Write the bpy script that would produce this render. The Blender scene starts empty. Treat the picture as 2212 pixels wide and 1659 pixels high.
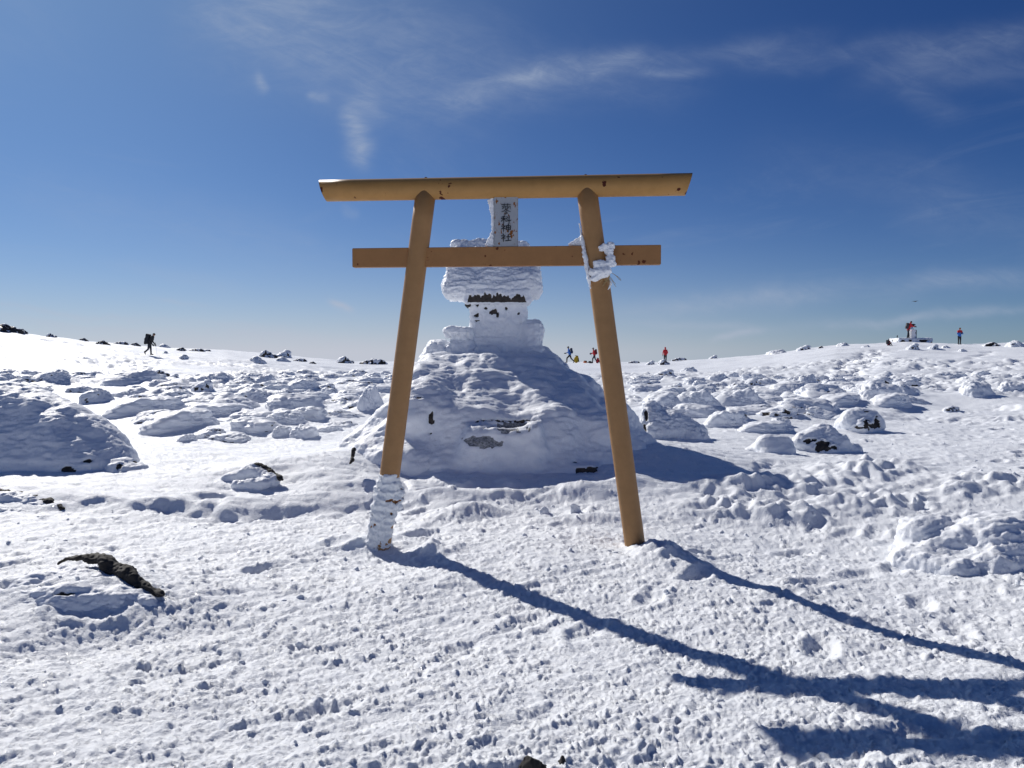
import bpy, bmesh, math, random
import numpy as np
from mathutils import Vector, Matrix, noise as mnoise

R = math.radians
sc = bpy.context.scene
COL = sc.collection

# ------------------------------------------------------------------ camera
EYE = 1.6
FPX = 2000 / 1.1718          # focal length in pixels of a 2212 px wide picture
PITCH = math.atan(82 / 2000)
cam_d = bpy.data.cameras.new('camera')
cam_d.lens = 36 * 2000 / 2592
cam_d.sensor_width = 36
cam_d.clip_start = 0.05
cam_d.clip_end = 20000
cam = bpy.data.objects.new('camera', cam_d)
COL.objects.link(cam)
cam.location = (0, 0, EYE)
cam.rotation_euler = (math.pi / 2 - PITCH, 0, 0)
sc.camera = cam

# ------------------------------------------------------------------ light
SUN_AZ = R(-37.3)             # left of the view direction
SUN_EL = R(33.7)
sun_d = bpy.data.lights.new('sun', 'SUN')
sun_d.energy = 4.45
sun_d.angle = R(0.53)
sun_d.color = (1.0, 0.96, 0.90)
sun = bpy.data.objects.new('sun', sun_d)
COL.objects.link(sun)
sdir = Vector((math.sin(SUN_AZ) * math.cos(SUN_EL), math.cos(SUN_AZ) * math.cos(SUN_EL), math.sin(SUN_EL)))
sun.rotation_euler = sdir.to_track_quat('Z', 'Y').to_euler()
sun.location = sdir * 50

sc.view_settings.view_transform = 'Standard'
sc.view_settings.look = 'None'
sc.view_settings.gamma = 1
sc.view_settings.use_curve_mapping = False
sc.view_settings.exposure = 0.0
sc.render.engine = 'CYCLES'
sc.cycles.max_bounces = 8
sc.cycles.diffuse_bounces = 6
sc.cycles.use_denoising = True


def ray(px, py):
    """picture pixel (2212 x 1659) -> world direction"""
    x = (np.asarray(px, float) - 1106) / FPX
    y = -(np.asarray(py, float) - 829.5) / FPX
    c, s = math.cos(PITCH), math.sin(PITCH)
    return x, c + y * s, -s + y * c


# node helper -------------------------------------------------------------
class E:
    """tiny expression builder over Math nodes"""
    def __init__(s, nt, v): s.nt, s.v = nt, v
    def _m(s, op, *a, clamp=False):
        n = s.nt.nodes.new('ShaderNodeMath'); n.operation = op; n.use_clamp = clamp
        for i, q in enumerate((s,) + a):
            q = q.v if isinstance(q, E) else q
            if isinstance(q, (int, float)): n.inputs[i].default_value = q
            else: s.nt.links.new(q, n.inputs[i])
        return E(s.nt, n.outputs[0])
    def __add__(s, o): return s._m('ADD', o)
    def __sub__(s, o): return s._m('SUBTRACT', o)
    def __mul__(s, o): return s._m('MULTIPLY', o)
    def __truediv__(s, o): return s._m('DIVIDE', o)
    def mx(s, o): return s._m('MAXIMUM', o)
    def exp(s): return s._m('EXPONENT')
    def clamp(s): return s._m('ADD', 0.0, clamp=True)
    def step(s, a, b):
        n = s.nt.nodes.new('ShaderNodeMapRange'); n.interpolation_type = 'SMOOTHSTEP'
        s.nt.links.new(s.v, n.inputs[0]); n.inputs[1].default_value = a; n.inputs[2].default_value = b
        return E(s.nt, n.outputs[0])


def build_world():
    w = bpy.data.worlds.new('World')
    sc.world = w
    w.use_nodes = True
    nt = w.node_tree
    nt.nodes.clear()
    out = nt.nodes.new('ShaderNodeOutputWorld')
    bg = nt.nodes.new('ShaderNodeBackground')
    nt.links.new(bg.outputs[0], out.inputs[0])
    tc = nt.nodes.new('ShaderNodeTexCoord')
    sep = nt.nodes.new('ShaderNodeSeparateXYZ')
    nt.links.new(tc.outputs['Generated'], sep.inputs[0])
    X, Y, Z = (E(nt, sep.outputs[i]) for i in range(3))
    # below the horizon the haze of the horizon goes on
    cmb = nt.nodes.new('ShaderNodeCombineXYZ')
    for i, q in enumerate((X, Y, Z.mx(0.004))): nt.links.new(q.v, cmb.inputs[i])
    sky = nt.nodes.new('ShaderNodeTexSky')
    sky.sky_type = 'NISHITA'
    sky.sun_disc = False
    sky.sun_elevation = SUN_EL
    sky.sun_rotation = SUN_AZ
    sky.altitude = 2500
    sky.air_density = 1.0
    sky.dust_density = 0.6
    sky.ozone_density = 2.0
    nt.links.new(cmb.outputs[0], sky.inputs['Vector'])
    # thin high mountain air: deeper blue away from the sun, pale aureole round it
    sc_ = nt.nodes.new('ShaderNodeSeparateColor'); nt.links.new(sky.outputs[0], sc_.inputs[0])
    hs = nt.nodes.new('ShaderNodeCombineColor')
    cosg = X * sdir.x + Y * sdir.y + Z * sdir.z
    aur = ((cosg - 1.0) * (1 / .13)).exp()
    for i, (k_, p_, a_) in enumerate(SKY_GRADE):
        ch = (E(nt, sc_.outputs[i]) * 0.1)._m('POWER', p_) * (k_ * 10) + aur * (a_ * 10)
        nt.links.new(ch.v, hs.inputs[i])
    # cirrus: direction on a plane in front of the summit, and on a plane overhead
    yy = Y.mx(0.06)
    U, V = X / yy, Z / yy
    front = Y.step(0.06, 0.35)
    def noise(vecs, scale, detail=6, rough=0.6, dist=0.0):
        c = nt.nodes.new('ShaderNodeCombineXYZ')
        for i, q in enumerate(vecs):
            if isinstance(q, E): nt.links.new(q.v, c.inputs[i])
            else: c.inputs[i].default_value = q
        n = nt.nodes.new('ShaderNodeTexNoise')
        n.inputs['Scale'].default_value = scale; n.inputs['Detail'].default_value = detail
        n.inputs['Roughness'].default_value = rough; n.inputs['Distortion'].default_value = dist
        nt.links.new(c.outputs[0], n.inputs['Vector'])
        return E(nt, n.outputs[0])
    w1 = noise((U, V, 1.3), 4.0, 4) - 0.5
    w2 = noise((U, V, 7.7), 4.0, 4) - 0.5
    Uw, Vw = U + w1 * 0.10, V + w2 * 0.07
    fine = noise((U * 1.0, V * 2.6, 3.1), 16, 8, 0.68, 0.6).step(0.34, 0.78)
    fib = noise((U * 1.0 + V * 2.2, V * 1.0 - U * 0.2, 5.1), 7, 8, 0.7, 1.2).step(0.33, 0.8)
    total = None
    # (x0,y0,x1,y1, width, strength) in picture pixels
    W = [(960, 218, 1180, 172, 24, .50), (1150, 172, 1380, 118, 26, .55), (1330, 130, 1760, 70, 26, .22),
         (1560, 130, 2000, 95, 24, .18), (1380, 165, 1520, 140, 12, .32), (1840, 165, 2260, 75, 34, .30),
         (1900, 180, 2330, 160, 36, .18), (1930, 190, 2080, 265, 22, .14), (1100, 190, 1450, 170, 55, .30),
         (785, 230, 788, 350, 24, .9), (556, 170, 566, 200, 12, .50), (690, 208, 720, 206, 12, .40),
         (800, 180, 830, 240, 20, .3), (500, 30, 1000, 160, 120, .48), (430, 40, 760, 0, 60, .22),
         (725, 648, 768, 668, 9, .9), (1530, 724, 1655, 700, 8, .95), (1300, 665, 1900, 600, 24, .45),
         (1900, 610, 2300, 600, 26, .38), (-100, 660, 700, 720, 7, .40), (-100, 690, 800, 735, 9, .42),
         (200, 728, 900, 745, 12, .42), (300, 640, 440, 665, 6, .40), (745, 458, 775, 462, 12, .26),
         (200, 560, 520, 625, 16, .15), (1700, 690, 2300, 672, 12, .5), (1350, 690, 1700, 696, 10, .4),
         (0, 400, 700, 560, 60, .16), (2000, 440, 2300, 500, 70, .13), (1650, 330, 2100, 420, 60, .10)]
    for (x0, y0, x1, y1, wd, st) in W:
        def uv(px, py):
            a, b, c = ray(px, py); return float(a / b), float(c / b)
        u0, v0 = uv(x0, y0); u1, v1 = uv(x1, y1)
        cu, cv = (u0 + u1) / 2, (v0 + v1) / 2
        L = max(math.hypot(u1 - u0, v1 - v0) / 2, 0.002)
        ca, sa = (u1 - u0) / (2 * L), (v1 - v0) / (2 * L)
        wr = wd / FPX
        a = ((Uw - cu) * ca + (Vw - cv) * sa) / (L * 0.8 + wr)
        b = ((Vw - cv) * ca - (Uw - cu) * sa) / wr
        g = ((a * a) * (a * a) + b * b) * -1.0
        t = g.exp() * st
        total = t if total is None else total + t
    wis = total * (fine * 0.42 + fib * 0.42 + 0.26)
    zz = Z.mx(0.03)
    over = noise((X / zz, Y / zz * 0.5, 0.0), 0.9, 9, 0.66, 0.8).step(0.50, 0.85) * Z.step(0.02, 0.2) * 0.16
    mask = (wis * front + over).clamp()
    mix = nt.nodes.new('ShaderNodeMix'); mix.data_type = 'RGBA'
    nt.links.new(mask.v, mix.inputs[0])
    nt.links.new(hs.outputs[0], mix.inputs[6])
    mix.inputs[7].default_value = CLOUD_COL
    # pale thin haze low over the horizon
    ca_, sa_ = math.cos(SUN_AZ), math.sin(SUN_AZ)
    side = (X * sa_ + Y * ca_).step(0.25, 1.0) * 0.70 + 0.21
    hz = (Z.mx(0.0) * -15.0).exp() * side
    mix2 = nt.nodes.new('ShaderNodeMix'); mix2.data_type = 'RGBA'
    nt.links.new(hz.v, mix2.inputs[0])
    nt.links.new(mix.outputs[2], mix2.inputs[6])
    mix2.inputs[7].default_value = HAZE_COL
    nt.links.new(mix2.outputs[2], bg.inputs[0])
    bg.inputs[1].default_value = 0.1


SKY_GRADE = ((.235, 1.27, .13), (.365, 1.18, .185), (.545, 1.03, .20))
CLOUD_COL = (3.6, 4.3, 5.6, 1)
HAZE_COL = (5.6, 5.75, 6.6, 1)
build_world()


# ------------------------------------------------------------------ noise in numpy
def _hash(ix, iy, iz, seed):
    h = (ix.astype(np.int64) * 374761393 + iy.astype(np.int64) * 668265263 + iz * 2147483647 + seed * 974711) & 0xffffffff
    h = ((h ^ (h >> 13)) * 1274126177) & 0xffffffff
    h = ((h ^ (h >> 15)) * 2246822519) & 0xffffffff
    return (h ^ (h >> 16)) & 0xffffffff


def hrand(ix, iy, iz, seed):
    return _hash(ix, iy, iz, seed) / 4294967296.0


def perlin2(x, y, seed=0):
    x = np.asarray(x, float); y = np.asarray(y, float)
    ix = np.floor(x); iy = np.floor(y)
    fx = x - ix; fy = y - iy
    ix = ix.astype(np.int64); iy = iy.astype(np.int64)
    u = fx * fx * fx * (fx * (fx * 6 - 15) + 10); v = fy * fy * fy * (fy * (fy * 6 - 15) + 10)
    def g(i, j):
        a = hrand(ix + i, iy + j, 0, seed) * 2 * math.pi
        return np.cos(a) * (fx - i) + np.sin(a) * (fy - j)
    a = g(0, 0); b = g(1, 0); c = g(0, 1); d = g(1, 1)
    return (a + (b - a) * u + (c - a) * v + (a - b - c + d) * u * v) * 1.5


def fbm2(x, y, oct=4, seed=0, gain=0.5):
    s = 0; a = 1; t = 0
    for i in range(oct):
        s = s + a * perlin2(x * 2 ** i, y * 2 ** i, seed + i * 17); t += a; a *= gain
    return s / t * 1.4


_rng = np.random.RandomState(5)
_PERM = np.tile(_rng.permutation(512), 3)
_G3 = _rng.normal(size=(512, 3)); _G3 /= np.linalg.norm(_G3, axis=1)[:, None]


def perlin3(p, seed=0):
    p = p + seed * 13.37
    i = np.floor(p).astype(np.int64); f = p - i; i &= 511
    w = f * f * f * (f * (f * 6 - 15) + 10)
    def g(a, b, c):
        h = _PERM[_PERM[_PERM[(i[:, 0] + a) & 511] + ((i[:, 1] + b) & 511)] + ((i[:, 2] + c) & 511)]
        return (_G3[h] * (f - (a, b, c))).sum(1)
    def L(a, b, t): return a + (b - a) * t
    x0 = L(L(g(0, 0, 0), g(1, 0, 0), w[:, 0]), L(g(0, 1, 0), g(1, 1, 0), w[:, 0]), w[:, 1])
    x1 = L(L(g(0, 0, 1), g(1, 0, 1), w[:, 0]), L(g(0, 1, 1), g(1, 1, 1), w[:, 0]), w[:, 1])
    return L(x0, x1, w[:, 2]) * 1.6


def fbm3(p, oct=4, seed=0, gain=0.5):
    s = 0; a = 1; t = 0
    for k in range(oct):
        s = s + a * perlin3(p * 2 ** k, seed + k); t += a; a *= gain
    return s / t * 1.4


def ss(x, a, b):
    t = np.clip((x - a) / (b - a), 0, 1)
    return t * t * (3 - 2 * t)


def clods(x, y, cell, seed, prob=0.6, rmin=0.2, rmax=0.55, flat=0.75):
    """height of lumps strewn one per cell"""
    gx = x / cell; gy = y / cell
    ix = np.floor(gx).astype(np.int64); iy = np.floor(gy).astype(np.int64)
    out = np.zeros_like(gx)
    for a in (-1, 0, 1):
        for b in (-1, 0, 1):
            jx, jy = ix + a, iy + b
            h1 = hrand(jx, jy, 1, seed); h2 = hrand(jx, jy, 2, seed)
            h3 = hrand(jx, jy, 3, seed); h4 = hrand(jx, jy, 4, seed)
            r = rmin + (rmax - rmin) * h3 ** 2
            dx = gx - jx - h1; dy = gy - jy - h2
            ang = h4 * 6.2831; ca = np.cos(ang); sa = np.sin(ang)
            q = ((dx * ca + dy * sa) / 1.35) ** 2 + ((dy * ca - dx * sa) * 1.15) ** 2
            t = np.clip(1 - q / (r * r), 0, 1)
            hh = np.where(h4 * 7.77 % 1 < prob, r * flat * t ** 0.6, 0)
            out = np.maximum(out, hh)
    return out * cell


# ------------------------------------------------------------------ terrain
SKY_U = np.array([-2.5, -.648, -.55, -.46, -.36, -.2, 0, .16, .25, .33, .41, .50, .56, .648, 2.5])
SKY_PX = np.array([0, 725, 738, 748, 757, 781, 782, 783, 776, 766, 748, 741, 744, 744, 760])
SKY_R = np.array([62, 64, 68, 74, 80, 88, 92, 92, 86, 81, 80, 80, 79, 78, 70])
SKY_PX[0] = 715
# true-horizon line is at picture row 759.5
SKY_Z = EYE + (759.5 - SKY_PX) / FPX * SKY_R
TH = np.arctan(SKY_U)


def macro(x, y):
    r = np.hypot(x, y) + 1e-6
    th = np.arctan2(x, y)
    thc = np.clip(th, -1.18, 1.18)
    rs = np.interp(thc, TH, SKY_R); zs = np.interp(thc, TH, SKY_Z)
    # plain level 0.18, then rising to the rim of the plateau
    near = 0.20 * ss(r, 7.4, 10.5) + 0.008 * x * ss(r, 0, 6) * np.exp(-(r / 9) ** 2)
    t = np.clip((r - 20) / (rs - 20), 0, 1)
    z = near + (zs - 0.20) * (0.55 * t ** 1.15 + 0.45 * ss(t, 0, 1))
    over = np.maximum(r - rs, 0)
    z = z - 0.0011 * np.minimum(over, 60) ** 2 - 0.132 * np.maximum(over - 60, 0) * (over < 3000) - 390 * (over >= 3000)
    z = z + 0.10 * perlin2(x / 9, y / 9, 3) * ss(r, 10, 24) + 0.22 * perlin2(x / 21, y / 21, 4) * ss(r, 25, 50) * (1 - ss(r, 85, 140))
    z = z + 0.05 * perlin2(x / 2.6, y / 2.6, 9)
    return z


def tramp(x, y):
    """1 where the snow is trampled"""
    yb = np.interp(x, [-8, -6, -4, -2.2, -.5, 1.4, 2.4, 3.0, 4.2, 5.0, 7.5, 14], [7.2, 7.7, 8.0, 8.0, 8.1, 8.1, 8.0, 9.4, 10.4, 11.5, 14, 20])
    d = yb - y + 0.75 * perlin2(x / 1.7, y / 1.7, 21) + 0.26 * perlin2(x / .5, y / .5, 22) + .10 * perlin2(x / .17, y / .17, 25)
    a = ss(d, -0.06, 0.16)
    # trodden way going up on the right
    xc = np.interp(y, [4, 8, 11.3, 16, 22, 28], [3.0, 4.8, 6.6, 10.0, 14.3, 20.5])
    e = 1.6 + 0.07 * y - np.abs(x - xc) + 0.5 * perlin2(x / 1.5, y / 1.5, 23) + .25 * perlin2(x / .5, y / .5, 24)
    b = ss(e, -0.15, 0.35) * ss(y, 3, 6) * (1 - ss(y, 21, 27))
    return np.maximum(a, b)


def base_h(x, y):
    return macro(x, y) - 0.13 * tramp(x, y)


def hit(px, py):
    """where the ray through a picture pixel meets the bare terrain"""
    px = np.atleast_1d(np.asarray(px, float)); py = np.atleast_1d(np.asarray(py, float))
    dx, dy, dz = ray(px, py)
    t = np.geomspace(2.0, 110, 900)[None, :]
    X = dx[:, None] * t; Y = dy[:, None] * t; Zr = EYE + dz[:, None] * t
    below = Zr < macro(X, Y) - 0.02
    k = below.argmax(1)
    ok = below.any(1)
    n = np.arange(len(px))
    return X[n, k], Y[n, k], ok


# bumps added to the ground: cx, cy, rx, ry, angle, height
BUMPS = []
FEET = []
TRACKS = []
rnd = random.Random(11)
BUMPS += [(2.7, 8.5, .8, .40, .15, .10), (4.2, 9.3, .7, .45, .4, .13), (3.6, 8.0, .6, .3, .2, .09), (5.0, 8.4, .6, .4, .2, .10), (2.3, 7.75, .6, .22, -.2, .10),
          (1.22, 6.30, .26, .24, 0, .08), (3.0, 4.8, 1.0, .9, 0, -.09), (1.28, 6.05, .25, .2, 0, .05), (-1.0, 6.35, .55, .5, 0, -.10), (-.66, 6.42, .22, .18, .2, .10),
          (-1.35, 6.75, .28, .14, 0, .09), (-.45, 7.7, .35, .18, .4, .12), (-3.2, 7.9, .5, .16, .2, .08),
          (-2.85, 9.1, .75, .38, .1, .13), (-4.9, 8.1, .8, .35, -.2, .10), (-2.75, 5.2, .75, .45, 0, .20),
          (-5.5, 10.6, 1.7, 1.2, 0, .12), (2.6, 7.6, .35, .2, 0, .07), (.7, 7.5, .5, .15, .1, .06)]
BUMPS += [(0, 10.4, 2.6, 2.4, 0, .14), (-2.0, 9.6, .8, .7, .3, .15), (1.9, 10.0, .9, .8, -.3, .12)]
# hollows
BUMPS += [(-2.35, 7.75, .60, .13, .30, -.08), (-3.25, 7.75, .22, .10, .1, -.07), (3.0, 9.2, .22, .14, 0, -.09), (3.45, 8.15, .6, .12, .2, -.08), (-2.5, 4.35, .9, .2, .5, -.06),
          (-1.95, 8.6, .55, .5, -.3, .11), (1.55, 8.5, .4, .4, 0, .06),
          (-.8, 8.3, .35, .14, .1, .08), (-.1, 8.22, .4, .12, -.1, .07), (.7, 8.35, .35, .15, .1, .08), (1.25, 8.5, .25, .18, .3, .09), (-1.4, 8.5, .3, .2, -.2, .09)]


def polyline(pts):
    ps = [hit(a, b) for a, b in pts]
    return [(float(p[0][0]), float(p[1][0])) for p in ps]


TRACKS.append((polyline([(0, 728), (160, 742), (310, 766), (420, 779), (640, 790), (860, 798)]), .45, .12))
TRACKS.append((polyline([(1775, 826), (1800, 806), (1840, 780), (1900, 757)]), .8, .42))
TRACKS.append((polyline([(1815, 826), (1850, 800), (1895, 772)]), .5, .30))
TRACKS.append((polyline([(1520, 815), (1700, 812), (1930, 810), (2010, 795), (2140, 760)]), .3, .22))
TRACKS.append((polyline([(2080, 812), (2150, 795), (2212, 782)]), .3, .22))


def ground_h(x, y, full=True):
    r = np.hypot(x, y)
    T = tramp(x, y)
    z = macro(x, y)
    stepd = .05 + .05 * perlin2(x / 1.9, y / 1.9, 71)
    for (cx, cy, rx, ry, an, h) in BUMPS:
        R2 = 3 * max(rx, ry)
        m = (np.abs(x - cx) < R2) & (np.abs(y - cy) < R2)
        if not m.any(): continue
        dx = x[m] - cx; dy = y[m] - cy
        a = (dx * math.cos(an) + dy * math.sin(an)) / rx; b = (dy * math.cos(an) - dx * math.sin(an)) / ry
        g_ = h * np.exp(-(a * a + b * b))
        if (cx > 2 and cy < 9.4 and 0 < h < .14) or (abs(cx) < 1.4 and cy < 6.5 and h > 0):      # churned debris
            g_ = g_ * (1 + .75 * perlin2(x[m] / .30, y[m] / .26, 91) + .55 * perlin2(x[m] / .12, y[m] / .11, 92))
        z[m] += g_
    if not full:
        return z - stepd * T
    # trodden lines on the slopes
    for pts, wd, dep in TRACKS:
        P = np.array(pts)
        m = (x > P[:, 0].min() - 2) & (x < P[:, 0].max() + 2) & (y > P[:, 1].min() - 2) & (y < P[:, 1].max() + 2)
        if not m.any(): continue
        X = x[m]; Y = y[m]; best = np.full(X.shape, 9.0)
        for i in range(len(P) - 1):
            a, b = P[i], P[i + 1]; ab = b - a
            t = np.clip(((X - a[0]) * ab[0] + (Y - a[1]) * ab[1]) / (ab @ ab), 0, 1)
            best = np.minimum(best, np.hypot(X - a[0] - t * ab[0], Y - a[1] - t * ab[1]))
        q = np.exp(-(best / wd) ** 2)
        z[m] += -dep * q * (0.45 + 1.1 * np.clip(perlin2(X / .55, Y / .55, 61) + .3 * perlin2(X / .22, Y / .22, 62), -.3, 1)) 
    m = r < 30
    rr0 = r
    X = x[m]; Y = y[m]; Tm = T[m]; rr = r[m]
    # warp for ragged lumps
    wx = X + 0.045 * perlin2(X / .13, Y / .13, 31) + .022 * perlin2(X / .06, Y / .06, 37) + .012 * perlin2(X / .035, Y / .035, 33)
    wy = Y + 0.045 * perlin2(X / .13, Y / .13, 32) + .022 * perlin2(X / .06, Y / .06, 38) + .012 * perlin2(X / .035, Y / .035, 34)
    amp = 0.55 + 0.75 * ss(perlin2(X / 1.1, Y / 1.1, 35), -.5, .6)
    c1 = clods(wx, wy, .24, 1, .16, .10, .30, .5)
    c2 = clods(wx, wy, .095, 2, .45, .12, .42, .6)
    c3 = clods(wx, wy, .044, 3, .75, .2, .5, .85)
    c4 = np.zeros_like(c3); nr = rr < 9
    c4[nr] = clods(wx[nr], wy[nr], .024, 4, .75, .2, .55, .9)
    # sheared streaks from lower left to upper right
    ca, sa = math.cos(R(35)), math.sin(R(35))
    A = (X * ca + Y * sa); B = (Y * ca - X * sa)
    st = 1 - np.abs(perlin2(A / .75, B / .13, 41)) * 2
    st2 = 1 - np.abs(perlin2(A / .30, B / .07, 42)) * 2
    left = 0.45 + 0.55 * ss(-X, -1.6, .8)
    dens = .72 + .45 * ss(perlin2(X / .8, Y / .6, 36), -.45, .35)
    f3 = 1 - .8 * ss(rr, 7, 11); f4 = 1 - ss(rr, 4.5, 7.5); f2 = 1 - .5 * ss(rr, 13, 22)
    trod = (c1 + c2 * f2) * amp * .66 + (c3 * f3 * .78 + c4 * f4 * .82) * dens + .022 * fbm2(X / .55, Y / .45, 3, 43) + .007 * st * left + .004 * st2 * left \
        + .011 * fbm2(X / .09, Y / .09, 4, 44, .6)
    # foot prints and scuffs
    fp = np.zeros_like(X)
    rs = random.Random(4)
    for i in range(150):
        if i < 60: fx = rs.uniform(-5, 5); fy = rs.uniform(2.4, 8.2)
        else:
            fy = rs.uniform(5, 20); fx = float(np.interp(fy, [4, 8, 11.3, 16, 22], [3.0, 4.8, 6.6, 10.0, 14.3])) + rs.gauss(0, 1.1)
        k = (np.abs(X - fx) < .4) & (np.abs(Y - fy) < .4)
        if not k.any(): continue
        an = rs.uniform(.1, 1.2); dx = X[k] - fx; dy = Y[k] - fy
        a = (dx * math.cos(an) + dy * math.sin(an)) / .17; b = (dy * math.cos(an) - dx * math.sin(an)) / .075
        q = a * a + b * b
        fp[k] += rs.uniform(.012, .038) * (-np.exp(-q * q) + .45 * np.exp(-(np.sqrt(q) - 1.5) ** 2 * 5))
    trod += fp
    # wind packed snow elsewhere: scallops and sparse crumbs
    sc1 = fbm2(X / .9, Y / .25, 4, 51, .55) * .026 + np.minimum(fbm2(X / .20, Y / .08, 4, 52, .6), .05) * .022
    cr = clods(wx, wy, .13, 5, .35, .08, .3, .6) * ss(perlin2(X / 1.7, Y / 1.7, 53), -.4, .4) + clods(wx, wy, .07, 6, .3, .12, .35, .6) * ss(perlin2(X / 1.3, Y / 1.3, 56), -.3, .3)
    quiet = sc1 + cr
    z[m] += -stepd[m] * Tm + (Tm * trod + (1 - Tm) * quiet) * (1 - .35 * ss(rr, 18, 30))
    far = ~m
    X = x[far]; Y = y[far]
    fm = ss(rr0, 16, 22) * (1 - ss(rr0, 44, 56))
    bil = np.abs(perlin2(x / .95, y / .8, 81)) + .5 * np.abs(perlin2(x / .42, y / .36, 82)) + .3 * np.abs(perlin2(x / .2, y / .17, 83))
    z += fm * .24 * (bil - .30) * ss(perlin2(x / 4.5, y / 3.5, 84), -.35, .3)
    z[far] += -stepd[far] * T[far] + (.05 * fbm2(X / 2.4, Y / 1.1, 4, 54) + .10 * np.minimum(perlin2(X / 3.1, Y / .9, 55), 0.0)) * (1 - ss(r[far], 100, 200))
    return z


# ------------------------------------------------------------------ materials
def newmat(name):
    m = bpy.data.materials.new(name); m.use_nodes = True
    return m, m.node_tree, m.node_tree.nodes['Principled BSDF']


def set_in(b, k, v):
    if k in b.inputs: b.inputs[k].default_value = v


def mat_snow(name, sss=0.0, col=(.905, .925, .955), bump=.5, bscale=60, rock=False, grey=False, rockcol=((.018, .015, .014), (.085, .068, .055))):
    m, nt, b = newmat(name)
    N = nt.nodes; L = nt.links
    geo = N.new('ShaderNodeNewGeometry')
    n1 = N.new('ShaderNodeTexNoise'); n1.inputs['Scale'].default_value = 3.1; n1.inputs['Detail'].default_value = 5
    n2 = N.new('ShaderNodeTexNoise'); n2.inputs['Scale'].default_value = bscale; n2.inputs['Detail'].default_value = 6; n2.inputs['Roughness'].default_value = .7
    L.new(geo.outputs['Position'], n1.inputs['Vector']); L.new(geo.outputs['Position'], n2.inputs['Vector'])
    r1 = N.new('ShaderNodeValToRGB')
    r1.color_ramp.elements[0].color = (col[0] * .93, col[1] * .94, col[2] * .965, 1)
    r1.color_ramp.elements[1].color = (min(col[0] * 1.03, .95), min(col[1] * 1.03, .96), min(col[2] * 1.02, .975), 1)
    L.new(n1.outputs[0], r1.inputs[0])
    bm_ = N.new('ShaderNodeBump'); bm_.inputs['Strength'].default_value = bump; bm_.inputs['Distance'].default_value = .012
    L.new(n2.outputs[0], bm_.inputs['Height'])
    b.inputs['Roughness'].default_value = .55
    set_in(b, 'Specular IOR Level', .35)
    set_in(b, 'Subsurface Weight', sss); set_in(b, 'Subsurface Radius', (1.0, 1.0, 1.0)); set_in(b, 'Subsurface Scale', .03)
    # ice grains that glint
    vo = N.new('ShaderNodeTexVoronoi'); vo.inputs['Scale'].default_value = 95
    L.new(geo.outputs['Position'], vo.inputs['Vector'])
    sepc = N.new('ShaderNodeSeparateColor'); L.new(vo.outputs['Color'], sepc.inputs[0])
    mr = N.new('ShaderNodeMapRange'); mr.inputs[1].default_value = .965; mr.inputs[2].default_value = .975
    mr.inputs[3].default_value = .55; mr.inputs[4].default_value = .12
    L.new(sepc.outputs[0], mr.inputs[0])
    L.new(mr.outputs[0], b.inputs['Roughness'])
    if rock:
        at = N.new('ShaderNodeAttribute'); at.attribute_name = 'rock'
        n3 = N.new('ShaderNodeTexNoise'); n3.inputs['Scale'].default_value = 14; n3.inputs['Detail'].default_value = 8; n3.inputs['Roughness'].default_value = .7
        L.new(geo.outputs['Position'], n3.inputs['Vector'])
        r3 = N.new('ShaderNodeValToRGB')
        r3.color_ramp.elements[0].position = .35; r3.color_ramp.elements[1].position = .72
        r3.color_ramp.elements[0].color = (*rockcol[0], 1); r3.color_ramp.elements[1].color = (*rockcol[1], 1)
        L.new(n3.outputs[0], r3.inputs[0])
        e = (E(nt, at.outputs['Fac']) + (E(nt, n2.outputs[0]) - .5) * .35).step(.44, .56)
        mx = N.new('ShaderNodeMix'); mx.data_type = 'RGBA'
        L.new(e.v, mx.inputs[0]); L.new(r1.outputs[0], mx.inputs[6]); L.new(r3.outputs[0], mx.inputs[7])
        if grey:
            ag = N.new('ShaderNodeAttribute'); ag.attribute_name = 'grey'
            n4 = N.new('ShaderNodeTexNoise'); n4.inputs['Scale'].default_value = 42; n4.inputs['Detail'].default_value = 7; n4.inputs['Roughness'].default_value = .75
            L.new(geo.outputs['Position'], n4.inputs['Vector'])
            r4 = N.new('ShaderNodeValToRGB'); r4.color_ramp.elements[0].position = .38; r4.color_ramp.elements[1].position = .62
            r4.color_ramp.elements[0].color = (.10, .105, .11, 1); r4.color_ramp.elements[1].color = (.42, .43, .45, 1)
            L.new(n4.outputs[0], r4.inputs[0])
            e2 = (E(nt, ag.outputs['Fac']) + (E(nt, n4.outputs[0]) - .5) * .5).step(.42, .58)
            mx3 = N.new('ShaderNodeMix'); mx3.data_type = 'RGBA'
            L.new(e2.v, mx3.inputs[0]); L.new(mx.outputs[2], mx3.inputs[6]); L.new(r4.outputs[0], mx3.inputs[7])
            mx = mx3
        L.new(mx.outputs[2], b.inputs['Base Color'])
    else:
        L.new(r1.outputs[0], b.inputs['Base Color'])
    L.new(bm_.outputs[0], b.inputs['Normal'])
    return m


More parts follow.
